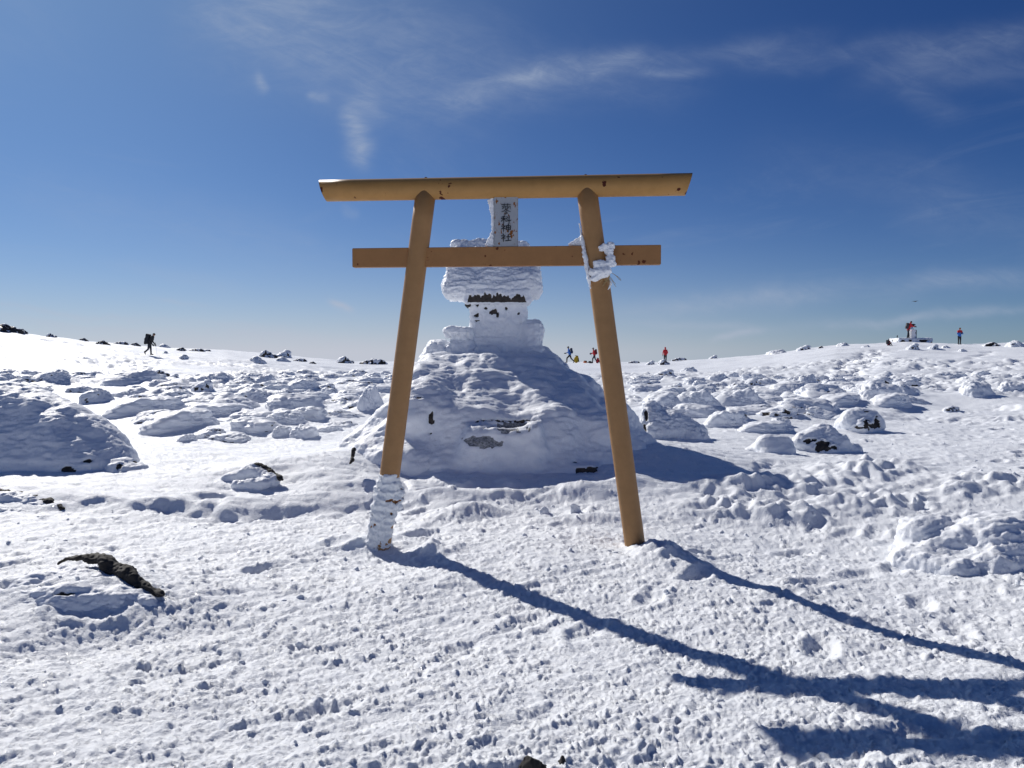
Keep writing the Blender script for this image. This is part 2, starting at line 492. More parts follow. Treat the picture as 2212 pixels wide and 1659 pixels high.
def mat_plain(name, col, rough=.6, metal=0, nscale=20, var=.25, bump=.2):
    m, nt, b = newmat(name)
    N = nt.nodes; L = nt.links
    tc = N.new('ShaderNodeTexCoord')
    n = N.new('ShaderNodeTexNoise'); n.inputs['Scale'].default_value = nscale; n.inputs['Detail'].default_value = 5
    L.new(tc.outputs['Object'], n.inputs['Vector'])
    r = N.new('ShaderNodeValToRGB')
    r.color_ramp.elements[0].position = .3; r.color_ramp.elements[1].position = .7
    r.color_ramp.elements[0].color = tuple(c * (1 - var) for c in col) + (1,)
    r.color_ramp.elements[1].color = tuple(min(c * (1 + var), 1) for c in col) + (1,)
    L.new(n.outputs[0], r.inputs[0]); L.new(r.outputs[0], b.inputs['Base Color'])
    bp = N.new('ShaderNodeBump'); bp.inputs['Strength'].default_value = bump; bp.inputs['Distance'].default_value = .01
    L.new(n.outputs[0], bp.inputs['Height']); L.new(bp.outputs[0], b.inputs['Normal'])
    b.inputs['Roughness'].default_value = rough; b.inputs['Metallic'].default_value = metal
    return m


def mat_paint(name, col, rust, spot=9.0, amount=.10, grime=.0, rough=.5, stretch=(1, 1, 1)):
    """enamel paint with rust breaking through in specks"""
    m, nt, b = newmat(name)
    N = nt.nodes; L = nt.links
    tc = N.new('ShaderNodeTexCoord')
    mp = N.new('ShaderNodeMapping'); mp.inputs['Scale'].default_value = stretch
    L.new(tc.outputs['Object'], mp.inputs[0])
    def noise(s, d=5, rg=.6, off=None):
        n = N.new('ShaderNodeTexNoise'); n.inputs['Scale'].default_value = s; n.inputs['Detail'].default_value = d; n.inputs['Roughness'].default_value = rg
        L.new(mp.outputs[0], n.inputs['Vector']); return n
    big = noise(2.2, 3); mid = noise(11, 6, .65); fine = noise(90, 5, .7)
    vo = N.new('ShaderNodeTexVoronoi'); vo.inputs['Scale'].default_value = spot
    wv = N.new('ShaderNodeVectorMath'); wv.operation = 'MULTIPLY_ADD'
    L.new(mid.outputs['Color'], wv.inputs[0]); wv.inputs[1].default_value = (.10, .10, .10); L.new(mp.outputs[0], wv.inputs[2])
    L.new(wv.outputs[0], vo.inputs['Vector'])
    sp = N.new('ShaderNodeSeparateColor'); L.new(vo.outputs['Color'], sp.inputs[0])
    rad = E(nt, sp.outputs[0]).step(1 - amount * 3.0, 1.0) * .40          # few cells carry a speck
    spot_m = (rad * (E(nt, big.outputs[0]).step(.38, .6) * .8 + .35) - E(nt, vo.outputs['Distance'])).step(-.01, .05)
    crumb = (E(nt, fine.outputs[0]) * E(nt, mid.outputs[0])).step(.36 - amount * .2, .44) * grime
    mask = spot_m.mx(crumb)
    base = N.new('ShaderNodeValToRGB')
    base.color_ramp.elements[0].position = .3; base.color_ramp.elements[1].position = .75
    base.color_ramp.elements[0].color = tuple(c * .90 for c in col) + (1,)
    base.color_ramp.elements[1].color = tuple(min(c * 1.08, 1) for c in col) + (1,)
    L.new(mid.outputs[0], base.inputs[0])
    mx = N.new('ShaderNodeMix'); mx.data_type = 'RGBA'
    L.new(mask.v, mx.inputs[0]); L.new(base.outputs[0], mx.inputs[6]); mx.inputs[7].default_value = (*rust, 1)
    L.new(mx.outputs[2], b.inputs['Base Color'])
    L.new((mask * .45 + rough).v, b.inputs['Roughness'])
    set_in(b, 'Specular IOR Level', .3)
    bp = N.new('ShaderNodeBump'); bp.inputs['Strength'].default_value = .12; bp.inputs['Distance'].default_value = .004
    L.new((E(nt, fine.outputs[0]) + mask * 1.5).v, bp.inputs['Height']); L.new(bp.outputs[0], b.inputs['Normal'])
    return m


M = {}
M['snow'] = mat_snow('snow_field', bump=.9, bscale=58)
M['rime'] = mat_snow('rime_on_rock', col=(.905, .922, .95), bump=.6, bscale=45, rock=True)
M['plinth'] = mat_snow('rime_on_plinth', col=(.905, .922, .95), bump=.6, bscale=45, rock=True, grey=True)
M['ice'] = mat_snow('rime_on_paint', col=(.84, .86, .88), bump=.7, bscale=60, rock=True, rockcol=((.20, .07, .02), (.34, .15, .05)))
M['granite'] = mat_snow('rime_on_granite', col=(.80, .82, .86), bump=.7, bscale=50, rock=True, rockcol=((.10, .10, .105), (.26, .26, .27)))
M['paint'] = mat_paint('ochre_paint', (.40, .215, .068), (.075, .018, .010), spot=15.0, amount=.08, grime=.3)
M['paint_beam'] = mat_paint('ochre_paint_beam', (.34, .165, .060), (.11, .03, .013), spot=24.0, amount=.09, grime=.6)
M['paint_post'] = mat_paint('ochre_paint_post', (.36, .195, .078), (.12, .035, .015), spot=6.0, amount=.01, grime=.08)
M['plaque'] = mat_paint('white_plaque_paint', (.35, .37, .40), (.20, .075, .018), spot=40, amount=.33, grime=.7, stretch=(1, 1, .62))
M['ink'] = mat_plain('black_ink', (.012, .012, .014), .5)
M['rust'] = mat_plain('rusty_steel', (.13, .055, .03), .8, .3)
M['straw'] = mat_plain('dry_straw', (.42, .30, .14), .8, 0, 30)
M['rock'] = mat_plain('dark_rock', (.030, .026, .023), .85, 0, 16, .5, .6)


# ------------------------------------------------------------------ object helpers
def tag(o, label=None, cat=None, group=None, kind=None):
    if label: o['label'] = label
    if cat: o['category'] = cat
    if group: o['group'] = group
    if kind: o['kind'] = kind
    return o


def mesh_np(name, V, F, mat, smooth=True, rock=None, parent=None):
    me = bpy.data.meshes.new(name)
    V = np.asarray(V, np.float32)
    if isinstance(F, np.ndarray):
        k = F.shape[1]
        me.vertices.add(len(V)); me.vertices.foreach_set('co', V.ravel())
        me.loops.add(F.size); me.loops.foreach_set('vertex_index', F.astype(np.int32).ravel())
        me.polygons.add(len(F)); me.polygons.foreach_set('loop_start', np.arange(0, F.size, k, dtype=np.int32))
        me.polygons.foreach_set('loop_total', np.full(len(F), k, np.int32))
        me.update(calc_edges=True)
    else:
        me.from_pydata([tuple(map(float, v)) for v in V], [], F); me.update()
    if smooth: me.polygons.foreach_set('use_smooth', np.ones(len(me.polygons), bool))
    if rock is not None:
        a = me.attributes.new('rock', 'FLOAT', 'POINT'); a.data.foreach_set('value', rock.astype(np.float32))
    me.materials.append(mat)
    o = bpy.data.objects.new(name, me); COL.objects.link(o)
    if parent: o.parent = parent
    return o


def from_bm(name, bm, mat, parent=None, smooth=False):
    me = bpy.data.meshes.new(name); bm.to_mesh(me); bm.free()
    if smooth: me.polygons.foreach_set('use_smooth', np.ones(len(me.polygons), bool))
    me.materials.append(mat)
    o = bpy.data.objects.new(name, me); COL.objects.link(o)
    if parent: o.parent = parent
    return o


def empty(name, loc=(0, 0, 0), rz=0, **kw):
    o = bpy.data.objects.new(name, None); COL.objects.link(o)
    o.location = loc; o.rotation_euler = (0, 0, rz); o.empty_display_size = .2
    return tag(o, **kw)


_ICO = {}


def ico(n):
    if n not in _ICO:
        bm = bmesh.new(); bmesh.ops.create_icosphere(bm, subdivisions=n, radius=1)
        V = np.array([v.co[:] for v in bm.verts]); F = np.array([[v.index for v in f.verts] for f in bm.faces]); bm.free()
        _ICO[n] = (V, F)
    return _ICO[n]


def fuse(prims, voxel, smooth=4, sub=2):
    """union of hulls of spheres [(centre, r), ...] as one closed surface; returns verts, quads, normals"""
    bm = bmesh.new()
    S = ico(sub)[0]
    for pr in prims:
        pts = np.concatenate([np.array(c)[None] + S * (np.array(r) if hasattr(r, '__len__') else r) for c, r in pr])
        vs = [bm.verts.new(p) for p in pts]
        res = bmesh.ops.convex_hull(bm, input=vs, use_existing_faces=False)
        bmesh.ops.delete(bm, geom=[g for g in res['geom_interior'] if isinstance(g, bmesh.types.BMVert)], context='VERTS')
    bmesh.ops.recalc_face_normals(bm, faces=bm.faces)
    me = bpy.data.meshes.new('tmp'); bm.to_mesh(me); bm.free()
    o = bpy.data.objects.new('tmp', me); COL.objects.link(o)
    md = o.modifiers.new('r', 'REMESH'); md.mode = 'VOXEL'; md.voxel_size = voxel
    if smooth:
        sm = o.modifiers.new('s', 'SMOOTH'); sm.factor = .5; sm.iterations = smooth
    dg = bpy.context.evaluated_depsgraph_get(); dg.update()
    ev = o.evaluated_get(dg); em = ev.to_mesh()
    V = np.empty(len(em.vertices) * 3, np.float32); em.vertices.foreach_get('co', V); V = V.reshape(-1, 3).astype(float)
    Nn = np.empty(len(em.vertices) * 3, np.float32); em.vertices.foreach_get('normal', Nn); Nn = Nn.reshape(-1, 3).astype(float)
    F = np.empty(len(em.loops), np.int32); em.loops.foreach_get('vertex_index', F); F = F.reshape(-1, 4)
    ev.to_mesh_clear(); bpy.data.objects.remove(o); bpy.data.meshes.remove(me)
    return V, F, Nn


def box_prim(c, h, r=.05, rz=0):
    out = []
    for i in (-1, 1):
        for j in (-1, 1):
            for k in (-1, 1):
                x, y, z = i * (h[0] - r), j * (h[1] - r), k * (h[2] - r)
                out.append(((c[0] + x * math.cos(rz) - y * math.sin(rz), c[1] + x * math.sin(rz) + y * math.cos(rz), c[2] + z), r))
    return out


def normals_of(V, F):
    a = V[F[:, 0]]; b = V[F[:, 1]]; c = V[F[:, 2]]
    n = np.cross(b - a, c - a)
    out = np.zeros_like(V)
    for k in range(F.shape[1]): np.add.at(out, F[:, k], n)
    return out / (np.linalg.norm(out, axis=1)[:, None] + 1e-12)


def rime(V, Nn, amp=.03, sc_=6.0, seed=0, ripple=.5, fine=.35, windx=1.0):
    """wind driven rime: lumps plus overlapping scales lying across the slope"""
    q = V + .10 / sc_ * 6 * np.stack([perlin3(V * sc_ * .6, seed + 1), perlin3(V * sc_ * .6, seed + 2), perlin3(V * sc_ * .6, seed + 3)], 1) * .5
    lump = fbm3(q * sc_ * .55, 3, seed + 4)
    rip = 1 - 2 * np.abs(perlin3(q * np.array([sc_ * .55, sc_ * 1.1, sc_ * 2.6]), seed + 5))
    rip2 = 1 - 2 * np.abs(perlin3(q * np.array([sc_ * 1.3, sc_ * 2.4, sc_ * 5.2]), seed + 6))
    fn = perlin3(q * sc_ * 5, seed + 7)
    billow = np.abs(perlin3(q * sc_ * 1.7, seed + 8)) + .5 * np.abs(perlin3(q * sc_ * 3.6, seed + 9))
    up = np.clip(Nn[:, 2] * 1.2 + .35, 0, 1)
    rip3 = 1 - 2 * np.abs(perlin3(q * np.array([sc_ * 2.2, sc_ * 4.2, sc_ * 9.5]), seed + 11))
    d = amp * (1.1 * lump + up * ripple * (rip * .40 + rip2 * .34 + rip3 * .22) + (1 - up) * 1.0 * (billow - .4) + fine * .35 * fn)
    return V + Nn * d[:, None]


# ------------------------------------------------------------------ rocks
def rock_shape(seed, sub=4, k=9, cover=.02, bias=(.5, -.5, -.15), spots=None, dims=(1, 1, 1), amp=.05, ncells=11, tilt=None):
    """angular block crusted with rime. unit size about 1; returns V, F, rock mask"""
    S, F = ico(sub)
    rs = np.random.RandomState(seed)
    n = rs.normal(size=(ncells, 3)); n[:, 2] = np.abs(n[:, 2]) * .9; n /= np.linalg.norm(n, axis=1)[:, None]
    n = np.concatenate([n, [[0, 0, -1]], [[1, 0, 0]], [[-1, 0, 0]], [[0, -1, 0]], [[0, 1, 0]]])
    d = np.concatenate([rs.uniform(.60, .98, ncells), [.9, 1.12, 1.12, 1.1, 1.1]])
    c = S @ n.T
    t = np.where(c > .05, d[None] / np.maximum(c, .05), 9)
    t = np.clip(t, 0, 3)
    rad = -np.log(np.exp(-k * t).sum(1)) / k
    rad = rad * (1 + .20 * fbm3(S * 1.5, 3, seed + 7))
    V = S * rad[:, None] * np.array(dims)
    if tilt: V[:, 2] += V[:, 0] * tilt
    Nn = normals_of(V, F)
    size = max(dims)
    # exposed patches
    nz = fbm3(V / size * 2.6, 4, seed + 50)
    b = np.array(bias); fac = Nn @ (b / np.linalg.norm(b))
    m = nz + .55 * fac + .10 * perlin3(V / size * 13, seed + 51)
    thr = np.quantile(m, 1 - cover) if cover > 0 else 9e9
    mask = ss(m, thr - .05, thr + .05)
    mask *= (V[:, 2] < .8 * V[:, 2].max()) if cover < .15 else 1
    if spots:
        for (cx, cy, cz, r_) in spots:
            dd = np.linalg.norm((V - (cx, cy, cz)) * (1, .6, 1), axis=1) + .35 * r_ * fbm3(V / r_ * 1.6, 3, seed + 60)
            mask = np.maximum(mask, 1 - ss(dd, r_ * .85, r_ * 1.05))
    D = rime(V, Nn, amp * size, 4.2 / size, seed, ripple=.8)
    V = D * (1 - mask[:, None]) + (V - Nn * amp * size * .5) * mask[:, None]
    return V, F, mask


def rock_label(o, label, group=None):
    return tag(o, label, 'rock', group)


PROTO = []
for i in range(12):
    V, F, mk = rock_shape(100 + i, 5, cover=(.012, .02, .03, .0, .05, .02, .0, .04, .10, .18, .30, .5)[i],
                          dims=(1, .8, .60), amp=.068, k=6, tilt=(-.12, .1, -.2, -.05, 0, -.15, .08, -.1, 0, .1, -.1, 0)[i])
    PROTO.append((V, F, mk))
PROTO_ME = {}


def proto_rock(i, name, loc, size, rz, label, group=None, mat=None):
    """linked copy of a small rock; size = half extents"""
    if i not in PROTO_ME:
        o = mesh_np(name, *PROTO[i][:2], mat or M['rime'], rock=PROTO[i][2]); PROTO_ME[i] = o
    else:
        o = PROTO_ME[i].copy(); o.name = name; COL.objects.link(o)
    o.location = loc; o.scale = size; o.rotation_euler = (0, 0, rz)
    return rock_label(o, label, group)


# unique / notable rocks: px x0,x1,top,base ; cover ; label
NAMED = [
 # --- left field
 (50, 92, 808, 823, .02, 'small snowy boulder at the back of the left field, near the left picture edge'),
 (105, 166, 808, 832, .03, 'rounded rime boulder just behind the crest of the big left snow hump'),
 (242, 367, 806, 838, .03, 'long low rime-covered slab under the boulder with the black patch, left field'),
 (332, 361, 796, 817, .14, 'white boulder with a black patch on its face, topmost of the left field'),
 (366, 392, 806, 824, .10, 'little boulder with dark right edge, right of the black-patched boulder'),
 (187, 250, 820, 872, .01, 'upright white boulder right behind the shoulder of the big left hump'),
 (428, 509, 810, 830, .02, 'long rime ridge at the back edge of the left rock field'),
 (555, 602, 813, 834, .03, 'cone of rime at the back edge, middle of the left rock field'),
 (594, 650, 834, 869, .05, 'peaked boulder with a dark right flank standing alone in the left field'),
 (517, 592, 848, 884, .02, 'broad grey-shaded rime boulder in front of the long ridge, left field'),
 (420, 472, 830, 850, .08, 'boulder with black streak on its right end, middle of the left field'),
 (328, 413, 836, 858, .04, 'low rime slab with thin dark line, left field'),
 (262, 330, 858, 881, .05, 'flat rime slab with dark curved upper edge near the left hump'),
 (694, 738, 836, 858, .03, 'rounded rime boulder right part of the left field'),
 (654, 694, 840, 865, .01, 'white lump left of the rounded boulder, right part of the left field'),
 (779, 830, 846, 896, .01, 'square white snow block beside the left post, half behind it'),
 (424, 494, 935, 951, .07, 'low snow-covered stone with black tip alone on the smooth snow left of the gate'),
 (386, 422, 945, 962, .0, 'faint low stone left of the black-tipped one on smooth snow'),
 (586, 627, 925, 951, .0, 'smooth little hump on the open snow, left of centre'),
 (625, 686, 924, 952, .0, 'wider rippled hump right beside the smooth little hump'),
 (740, 770, 953, 967, .12, 'tiny stone with a dark back next to the foot of the shrine plinth'),
 # --- right field
 (1474, 1506, 784, 806, .05, 'square-faced snow block alone on the smooth slope right of the right post'),
 (1723, 1771, 811, 832, .01, 'rounded white boulder where the footprint track meets the rock field'),
 (1771, 1800, 822, 836, .0, 'small white boulder just right of the track foot'),
 (1535, 1576, 812, 824, .01, 'low rime stone at the back of the right field, toward the right post'),
 (1491, 1523, 819, 838, .0, 'rime knob at the back left of the right field'),
 (1450, 1479, 828, 843, .0, 'leftmost knob at the back of the right field'),
 (1611, 1644, 820, 836, .10, 'boulder with a dark notch on its left side, back of the right field'),
 (1701, 1752, 828, 841, .01, 'flat rime stone below the track foot'),
 (1582, 1626, 836, 855, .01, 'middle-sized rime stone below the dark-notched boulder'),
 (1840, 1930, 838, 874, .0, 'big rounded rime hump in the middle of the right field'),
 (1713, 1842, 843, 874, .02, 'long rippled rime ridge with a smooth drift on its left'),
 (1462, 1556, 853, 895, .02, 'wide scaly rime boulder behind the cornice block'),
 (1551, 1656, 855, 894, .03, 'tent-shaped rime boulder with a brown spot at its top left'),
 (1674, 1776, 874, 905, .02, 'broad low rime boulder right of the tent-shaped one'),
 (1524, 1610, 892, 932, .0, 'rippled mound right of the cornice block'),
 (1597, 1706, 920, 943, .0, 'low rime ridge behind the smooth draped hump'),
 (2060, 2134, 814, 859, .0, 'large white hump near the right picture edge'),
 (2149, 2204, 830, 852, .0, 'rounded white stone at the right picture edge'),
 (1921, 1977, 822, 856, .07, 'pointed rime stone with a brown left face, right field'),
 (1778, 1822, 872, 899, .0, 'small rime stone wedged left of the squat black-spotted boulder'),
 (1655, 1702, 892, 928, .0, 'steep small hump behind the draped hump'),
 (2040, 2075, 876, 892, .30, 'small dark-capped stone at the edge of the trodden way'),
 # --- skyline left
 (-20, 36, 708, 722, .55, 'bare dark flat rock on the skyline at the left picture edge'),
 (38, 58, 716, 724, .55, 'thin dark slab on the skyline, second from the left edge'),
 (100, 120, 721, 728, .2, 'tiny stone tip on the skyline, third from the left edge'),
 (173, 190, 728, 739, .5, 'dark block on the skyline, left one of the pair left of the walker'),
 (210, 233, 732, 744, .5, 'dark oblong block on the skyline, right one of the pair left of the walker'),
 (250, 273, 735, 746, .4, 'snow-capped dark stone on the skyline left of the walker'),
 (285, 302, 739, 749, .6, 'small dark wedge just behind the walker with the big pack'),
 (343, 368, 743, 755, .05, 'pale slab on the skyline just ahead of the walker'),
 (388, 408, 760, 775, .05, 'lone grey stone beside the walker\'s track'),
 (350, 364, 752, 765, .05, 'small pale spike of rime just right of the walker'),
 (383, 402, 750, 758, .5, 'dark stone on the skyline right of the walker'),
 (412, 437, 751, 759, .25, 'snowy stones on the skyline further right of the walker'),
 (440, 453, 750, 759, .35, 'last little dark stone on the skyline before the long bare stretch'),
 (559, 595, 749, 772, .22, 'pointed boulder with black flecks on the skyline, middle left'),
 (598, 638, 754, 772, .12, 'rounded snow-capped boulder on the skyline right of the pointed one'),
 (538, 568, 766, 784, .05, 'snowy hummock below the pointed skyline boulder'),
 (594, 627, 768, 782, .06, 'flat hummock in front of the rounded skyline boulder'),
 (637, 659, 769, 781, .25, 'small dark-flecked stone at the right end of the middle skyline group'),
 (669, 682, 778, 786, .6, 'tiny black stone on the skyline left of the last pair'),
 (721, 760, 771, 785, .15, 'flat snow-topped stone on the skyline left of the left post'),
 (783, 828, 764, 788, .25, 'large dark-sided boulder on the skyline next to the left post'),
 # --- skyline right
 (1358, 1381, 774, 783, .3, 'dark-fronted stone on the skyline right of the right post'),
 (1397, 1419, 777, 788, .12, 'snowy stone below the standing red-jacketed hiker, left of the two'),
 (1418, 1444, 776, 787, .15, 'snowy stone below the standing red-jacketed hiker, right of the two'),
 (1454, 1482, 766, 780, .25, 'cluster of spiky stones on the skyline right of the red-jacketed hiker'),
 (1533, 1554, 767, 775, .1, 'small flat-topped stone on the skyline, start of the right slope'),
 (1659, 1702, 745, 758, .05, 'white rime knobs on the right hill crest, leftmost group'),
 (1724, 1758, 747, 757, .08, 'flat white stone on the right hill crest'),
 (1765, 1779, 739, 751, .8, 'small dark round rock poking up on the right hill crest'),
 (1805, 1835, 741, 752, .05, 'white stone on the crest right of the dark round rock'),
 (1862, 1880, 743, 751, .05, 'little white knob on the crest where the track ends'),
 (2118, 2160, 739, 748, .5, 'low dark rocks on the crest at the far right'),
 (2176, 2220, 731, 750, .06, 'white rime boulder on the crest at the right picture edge'),
 (1962, 1990, 745, 757, .08, 'snowy stone leaning on the front of the summit platform, left one'),
 (2008, 2032, 748, 757, .08, 'snowy stone at the right foot of the summit platform'),
 (2072, 2088, 754, 761, .05, 'small snow cone below the hiker in red and blue'),
 (2035, 2052, 745, 752, .05, 'snow knob on the crest left of the hiker in red and blue'),
]
ROCKS = []   # (x, y, halfwidth, halfheight, cover, label, group, rz, proto)
rs = random.Random(77)
nm = np.array([(0.5 * (a[0] + a[1]), a[3]) for a in NAMED], float)
hx, hy, ok = hit(nm[:, 0], nm[:, 1])


def covidx(c):
    if c <= 0.001: return rs.choice([3, 6])
    if c < .035: return rs.choice([0, 1, 2, 5])
    if c < .08: return rs.choice([4, 7])
    if c < .14: return 8
    if c < .24: return 9
    if c < .42: return 10
    return 11


for i, (x0, x1, yt, yb_, cov, lab) in enumerate(NAMED):
    px = .5 * (x0 + x1)
    X, Y, o_k = float(hx[i]), float(hy[i]), bool(ok[i])
    u = float(ray(px, 760)[0])
    skyr = float(np.interp(math.atan(u), TH, SKY_R)) * math.cos(math.atan(u))
    if not o_k or Y > skyr * 1.02 or (yb_ < 788 and Y > skyr * .9): Y = skyr * .985; X = u * Y; onsky = True
    else: onsky = False
    hw = (x1 - x0) / 2 / FPX * Y; hh = (yb_ - yt) / FPX * Y
    if 'square white snow block' not in lab: hh = min(hh, hw * .78)
    Yc = Y + hw * .45
    ROCKS.append((X * Yc / Y, Yc, hw, hh, cov, lab, None, rs.uniform(-.25, .25) if cov > .05 else rs.uniform(-.5, .5), covidx(cov)))

# the many others of the two fields
def fill(x0, x1, y0, y1, n, label, group, avoid=()):
    got = 0; tries = 0
    while got < n and tries < n * 40:
        tries += 1
        px = rs.uniform(x0, x1); t = rs.random() ** 1.5; py = y0 + (y1 - y0) * t
        X, Y, o_k = hit(px, py); X = float(X[0]); Y = float(Y[0])
        if not o_k[0]: continue
        hw = rs.uniform(9, 24) * (1 + .022 * (py - 810)) / FPX * Y; hh = hw * rs.uniform(.30, .56)
        if any(abs(X - q[0]) < .62 * (hw + q[2]) and abs(Y - q[1]) < .75 * (hw + q[2]) for q in ROCKS): continue
        if any((X - a) ** 2 + (Y - b) ** 2 < c * c for a, b, c in avoid): continue
        if tramp(np.array([X]), np.array([Y]))[0] > .3: continue
        pi2 = rs.choice([0, 1, 2, 3, 3, 4, 5, 6, 7, 8])
        row = 'far row' if py < 826 else ('second row' if py < 846 else ('middle row' if py < 872 else 'near row'))
        look = 'dark-flecked' if pi2 in (4, 8) else ('low smooth' if hh / hw < .42 else ('pure white' if pi2 in (3, 6) else 'scaly white'))
        if px < 1106: zone = 'below the walker' if px < 340 else ('below small skyline stones' if px < 530 else ('below pointed skyline boulder' if px < 680 else 'beside left post'))
        else: zone = 'beside right post' if px < 1480 else ('left of track foot' if px < 1700 else ('around track foot' if px < 1860 else ('below summit platform' if px < 2020 else 'near right edge')))
        label = '%s %s rime stone, %s %s' % ('wide' if hw * FPX / Y > 17 else 'small', look, row, zone)
        ROCKS.append((X, Y, hw, hh, .02, label, group, rs.uniform(-3.1, 3.1) if rs.random() < .3 else rs.uniform(-.6, .6), pi2))
        got += 1


AV = [(-.4, 11, 3.2), (-5.9, 10, 2.6), (2.7, 12.3, 1.4), (4.3, 11.2, 1.2), (6.3, 14.2, 1.3), (3.4, 10.9, 1.1)]
fill(-60, 860, 812, 850, 78, 'small rime-crusted stone in the crowded rock field left of the shrine', 'rime-crusted stones left of the shrine', AV)
fill(250, 800, 850, 905, 24, 'small rime-crusted stone in the crowded rock field left of the shrine', 'rime-crusted stones left of the shrine', AV)
fill(1345, 2250, 815, 850, 70, 'small rime-crusted stone in the crowded rock field right of the shrine', 'rime-crusted stones right of the shrine', AV)
fill(1400, 2060, 850, 900, 24, 'small rime-crusted stone in the crowded rock field right of the shrine', 'rime-crusted stones right of the shrine', AV)

fill(330, 760, 905, 965, 15, 'x', 'rime-crusted stones left of the shrine', AV)
fill(1400, 2000, 900, 950, 8, 'x', 'rime-crusted stones right of the shrine', AV)

seen = {}
for q in ROCKS: seen.setdefault(q[5], []).append(q)
ORD = ['leftmost', 'second from left', 'third from left', 'fourth from left', 'fifth from left', 'sixth from left', 'seventh from left', 'eighth from left']
NUM = {2: 'two', 3: 'three', 4: 'four', 5: 'five', 6: 'six', 7: 'seven', 8: 'eight'}
fixed = []
for lab, qs in seen.items():
    qs.sort(key=lambda q: q[0] / q[1])
    for k, q in enumerate(qs):
        fixed.append(q if len(qs) == 1 else q[:5] + ('%s, %s of %s' % (lab, ORD[min(k, 7)], NUM.get(len(qs), 'several')),) + q[6:])
ROCKS = fixed

# drifts banked against the rocks
for (X, Y, hw, hh, cov, lab, grp, rz, pi_) in ROCKS:
    if Y < 55:
        BUMPS.append((X - .5 * hw, Y + .2 * hw, hw * 1.6, hw * 1.0, -.1, hh * .34))
        BUMPS.append((X + .8 * hw, Y - .3 * hw, hw * 1.3, hw * .7, -.3, hh * .12))


def H(x, y):
    return float(ground_h(np.array([float(x)]), np.array([float(y)]), False)[0])


def build_ground():
    r = [0.25]
    while r[-1] < 2.2: r.append(r[-1] + .07)
    while r[-1] < 125: r.append(r[-1] + .0026 * r[-1] + .00006 * r[-1] ** 2)
    while r[-1] < 9000: r.append(r[-1] * 1.12)
    r = np.array(r)
    th = list(np.arange(-R(37), R(37), .00165))
    a = R(37); st = .003
    side = []
    while a < math.pi: side.append(a); a += st; st = min(st * 1.12, .12)
    th = [-q for q in reversed(side)] + th + side
    th = np.array(th); n = len(th); k = len(r)
    TT, RR = np.meshgrid(th, r)
    x = (RR * np.sin(TT)).ravel(); y = (RR * np.cos(TT)).ravel()
    z = ground_h(x, y)
    V = np.stack([x, y, z], 1)
    V = np.concatenate([V, [[0, 0, float(z[:n].mean())]]])
    i = np.arange(k - 1)[:, None] * n; j = np.arange(n)[None, :]; j2 = (j + 1) % n
    F = np.stack([i + j, i + j2, i + n + j2, i + n + j], -1).reshape(-1, 4)[:, ::-1]
    c = len(V) - 1
    cen = [[c, int(b), int(a_)] for a_, b in zip(range(n), list(range(1, n)) + [0])]
    # centre fan as degenerate-free quads is not needed: add as tiny triangles in a separate call
    o = mesh_np('snow_ground', V[:-1], F, M['snow'])
    # orient upwards
    me = o.data
    if me.polygons[len(me.polygons) // 2].normal.z < 0:
        me.flip_normals()
    tag(o, kind='structure')
    return o


build_ground()

# place rocks
for (X, Y, hw, hh, cov, lab, grp, rz, pi_) in ROCKS:
    z = H(X, Y)
    sz = hh * 1.05 / .6
    o = proto_rock(pi_, 'snowy_rock', (X, Y, z + hh * .04), (hw / .92, hw / .92 * 1.05, sz * .86), rz, lab, grp)


# big individual rocks, one mesh each
def big_rock(seed, loc, dims, cover, label, name='snowy_rock', sub=6, rz=0, spots=None, amp=.05, k=8, bias=(.4, -.7, -.1), mat=None, tilt=None, cat='rock'):
    V, F, mk = rock_shape(seed, sub, k, cover, bias, spots, dims, amp, tilt=tilt)
    o = mesh_np(name, V, F, mat or M['rime'], rock=mk)
    o.location = loc; o.rotation_euler = (0, 0, rz)
    tag(o, label, cat)
    return o


def at(px, py):
    a, b, c = hit(px, py); return float(a[0]), float(b[0])


def fused_rock(prims, label, vox, amp, scl, seed, sm=10, spots=(), ripple=.7, flute=0, cat='rock'):
    V, F, Nn = fuse(prims, vox, sm)
    V = V + Nn * (amp * 1.4 * fbm3(V * scl * .28, 3, seed + 20))[:, None]; Nn = normals_of(V, F)
    mask = np.zeros(len(V))
    for (px, py, rp, sx, sz, j) in spots:
        # spot given where it is seen in the photograph: nearest point of the skin along that line of sight
        a, b, c = ray(px, py); d = np.array((float(a), float(b), float(c))); d /= np.linalg.norm(d)
        w_ = V - (0, 0, EYE); t = w_ @ d; off_ = np.linalg.norm(w_ - t[:, None] * d, axis=1)
        cand = np.where((off_ < vox * 2.5))[0]
        if len(cand) == 0: continue
        p = V[cand[t[cand].argmin()]]; rad = rp / FPX * p[1]
        dd = np.linalg.norm((V - p) / (sx, 2.0, sz), axis=1) + j * rad * fbm3(V * 9, 3, seed + int(px))
        mask = np.maximum(mask, 1 - ss(dd, rad * .85, rad * 1.05))
    D = rime(V, Nn, amp, scl, seed, ripple=ripple)
    D = D + Nn * (amp * .25 * fbm3(V * scl * 5, 3, seed + 3))[:, None]
    if flute: D = D + Nn * (flute * (1 - 2 * np.abs(perlin3(V * np.array([11, 11, 3.0]), seed + 5))) * (1 - np.abs(Nn[:, 2])))[:, None]
    V = D * (1 - mask[:, None]) + (V - Nn * .03) * mask[:, None]
    c = V.mean(0)
    o = mesh_np('snowy_rock', V - c, F, M['rime'], rock=mask); o.location = c
    return tag(o, label, cat)


def blob(px, py, Y, r):
    a, b, c = ray(px, py); t = Y / b
    return ((float(a * t), Y, EYE + float(c * t)), r)


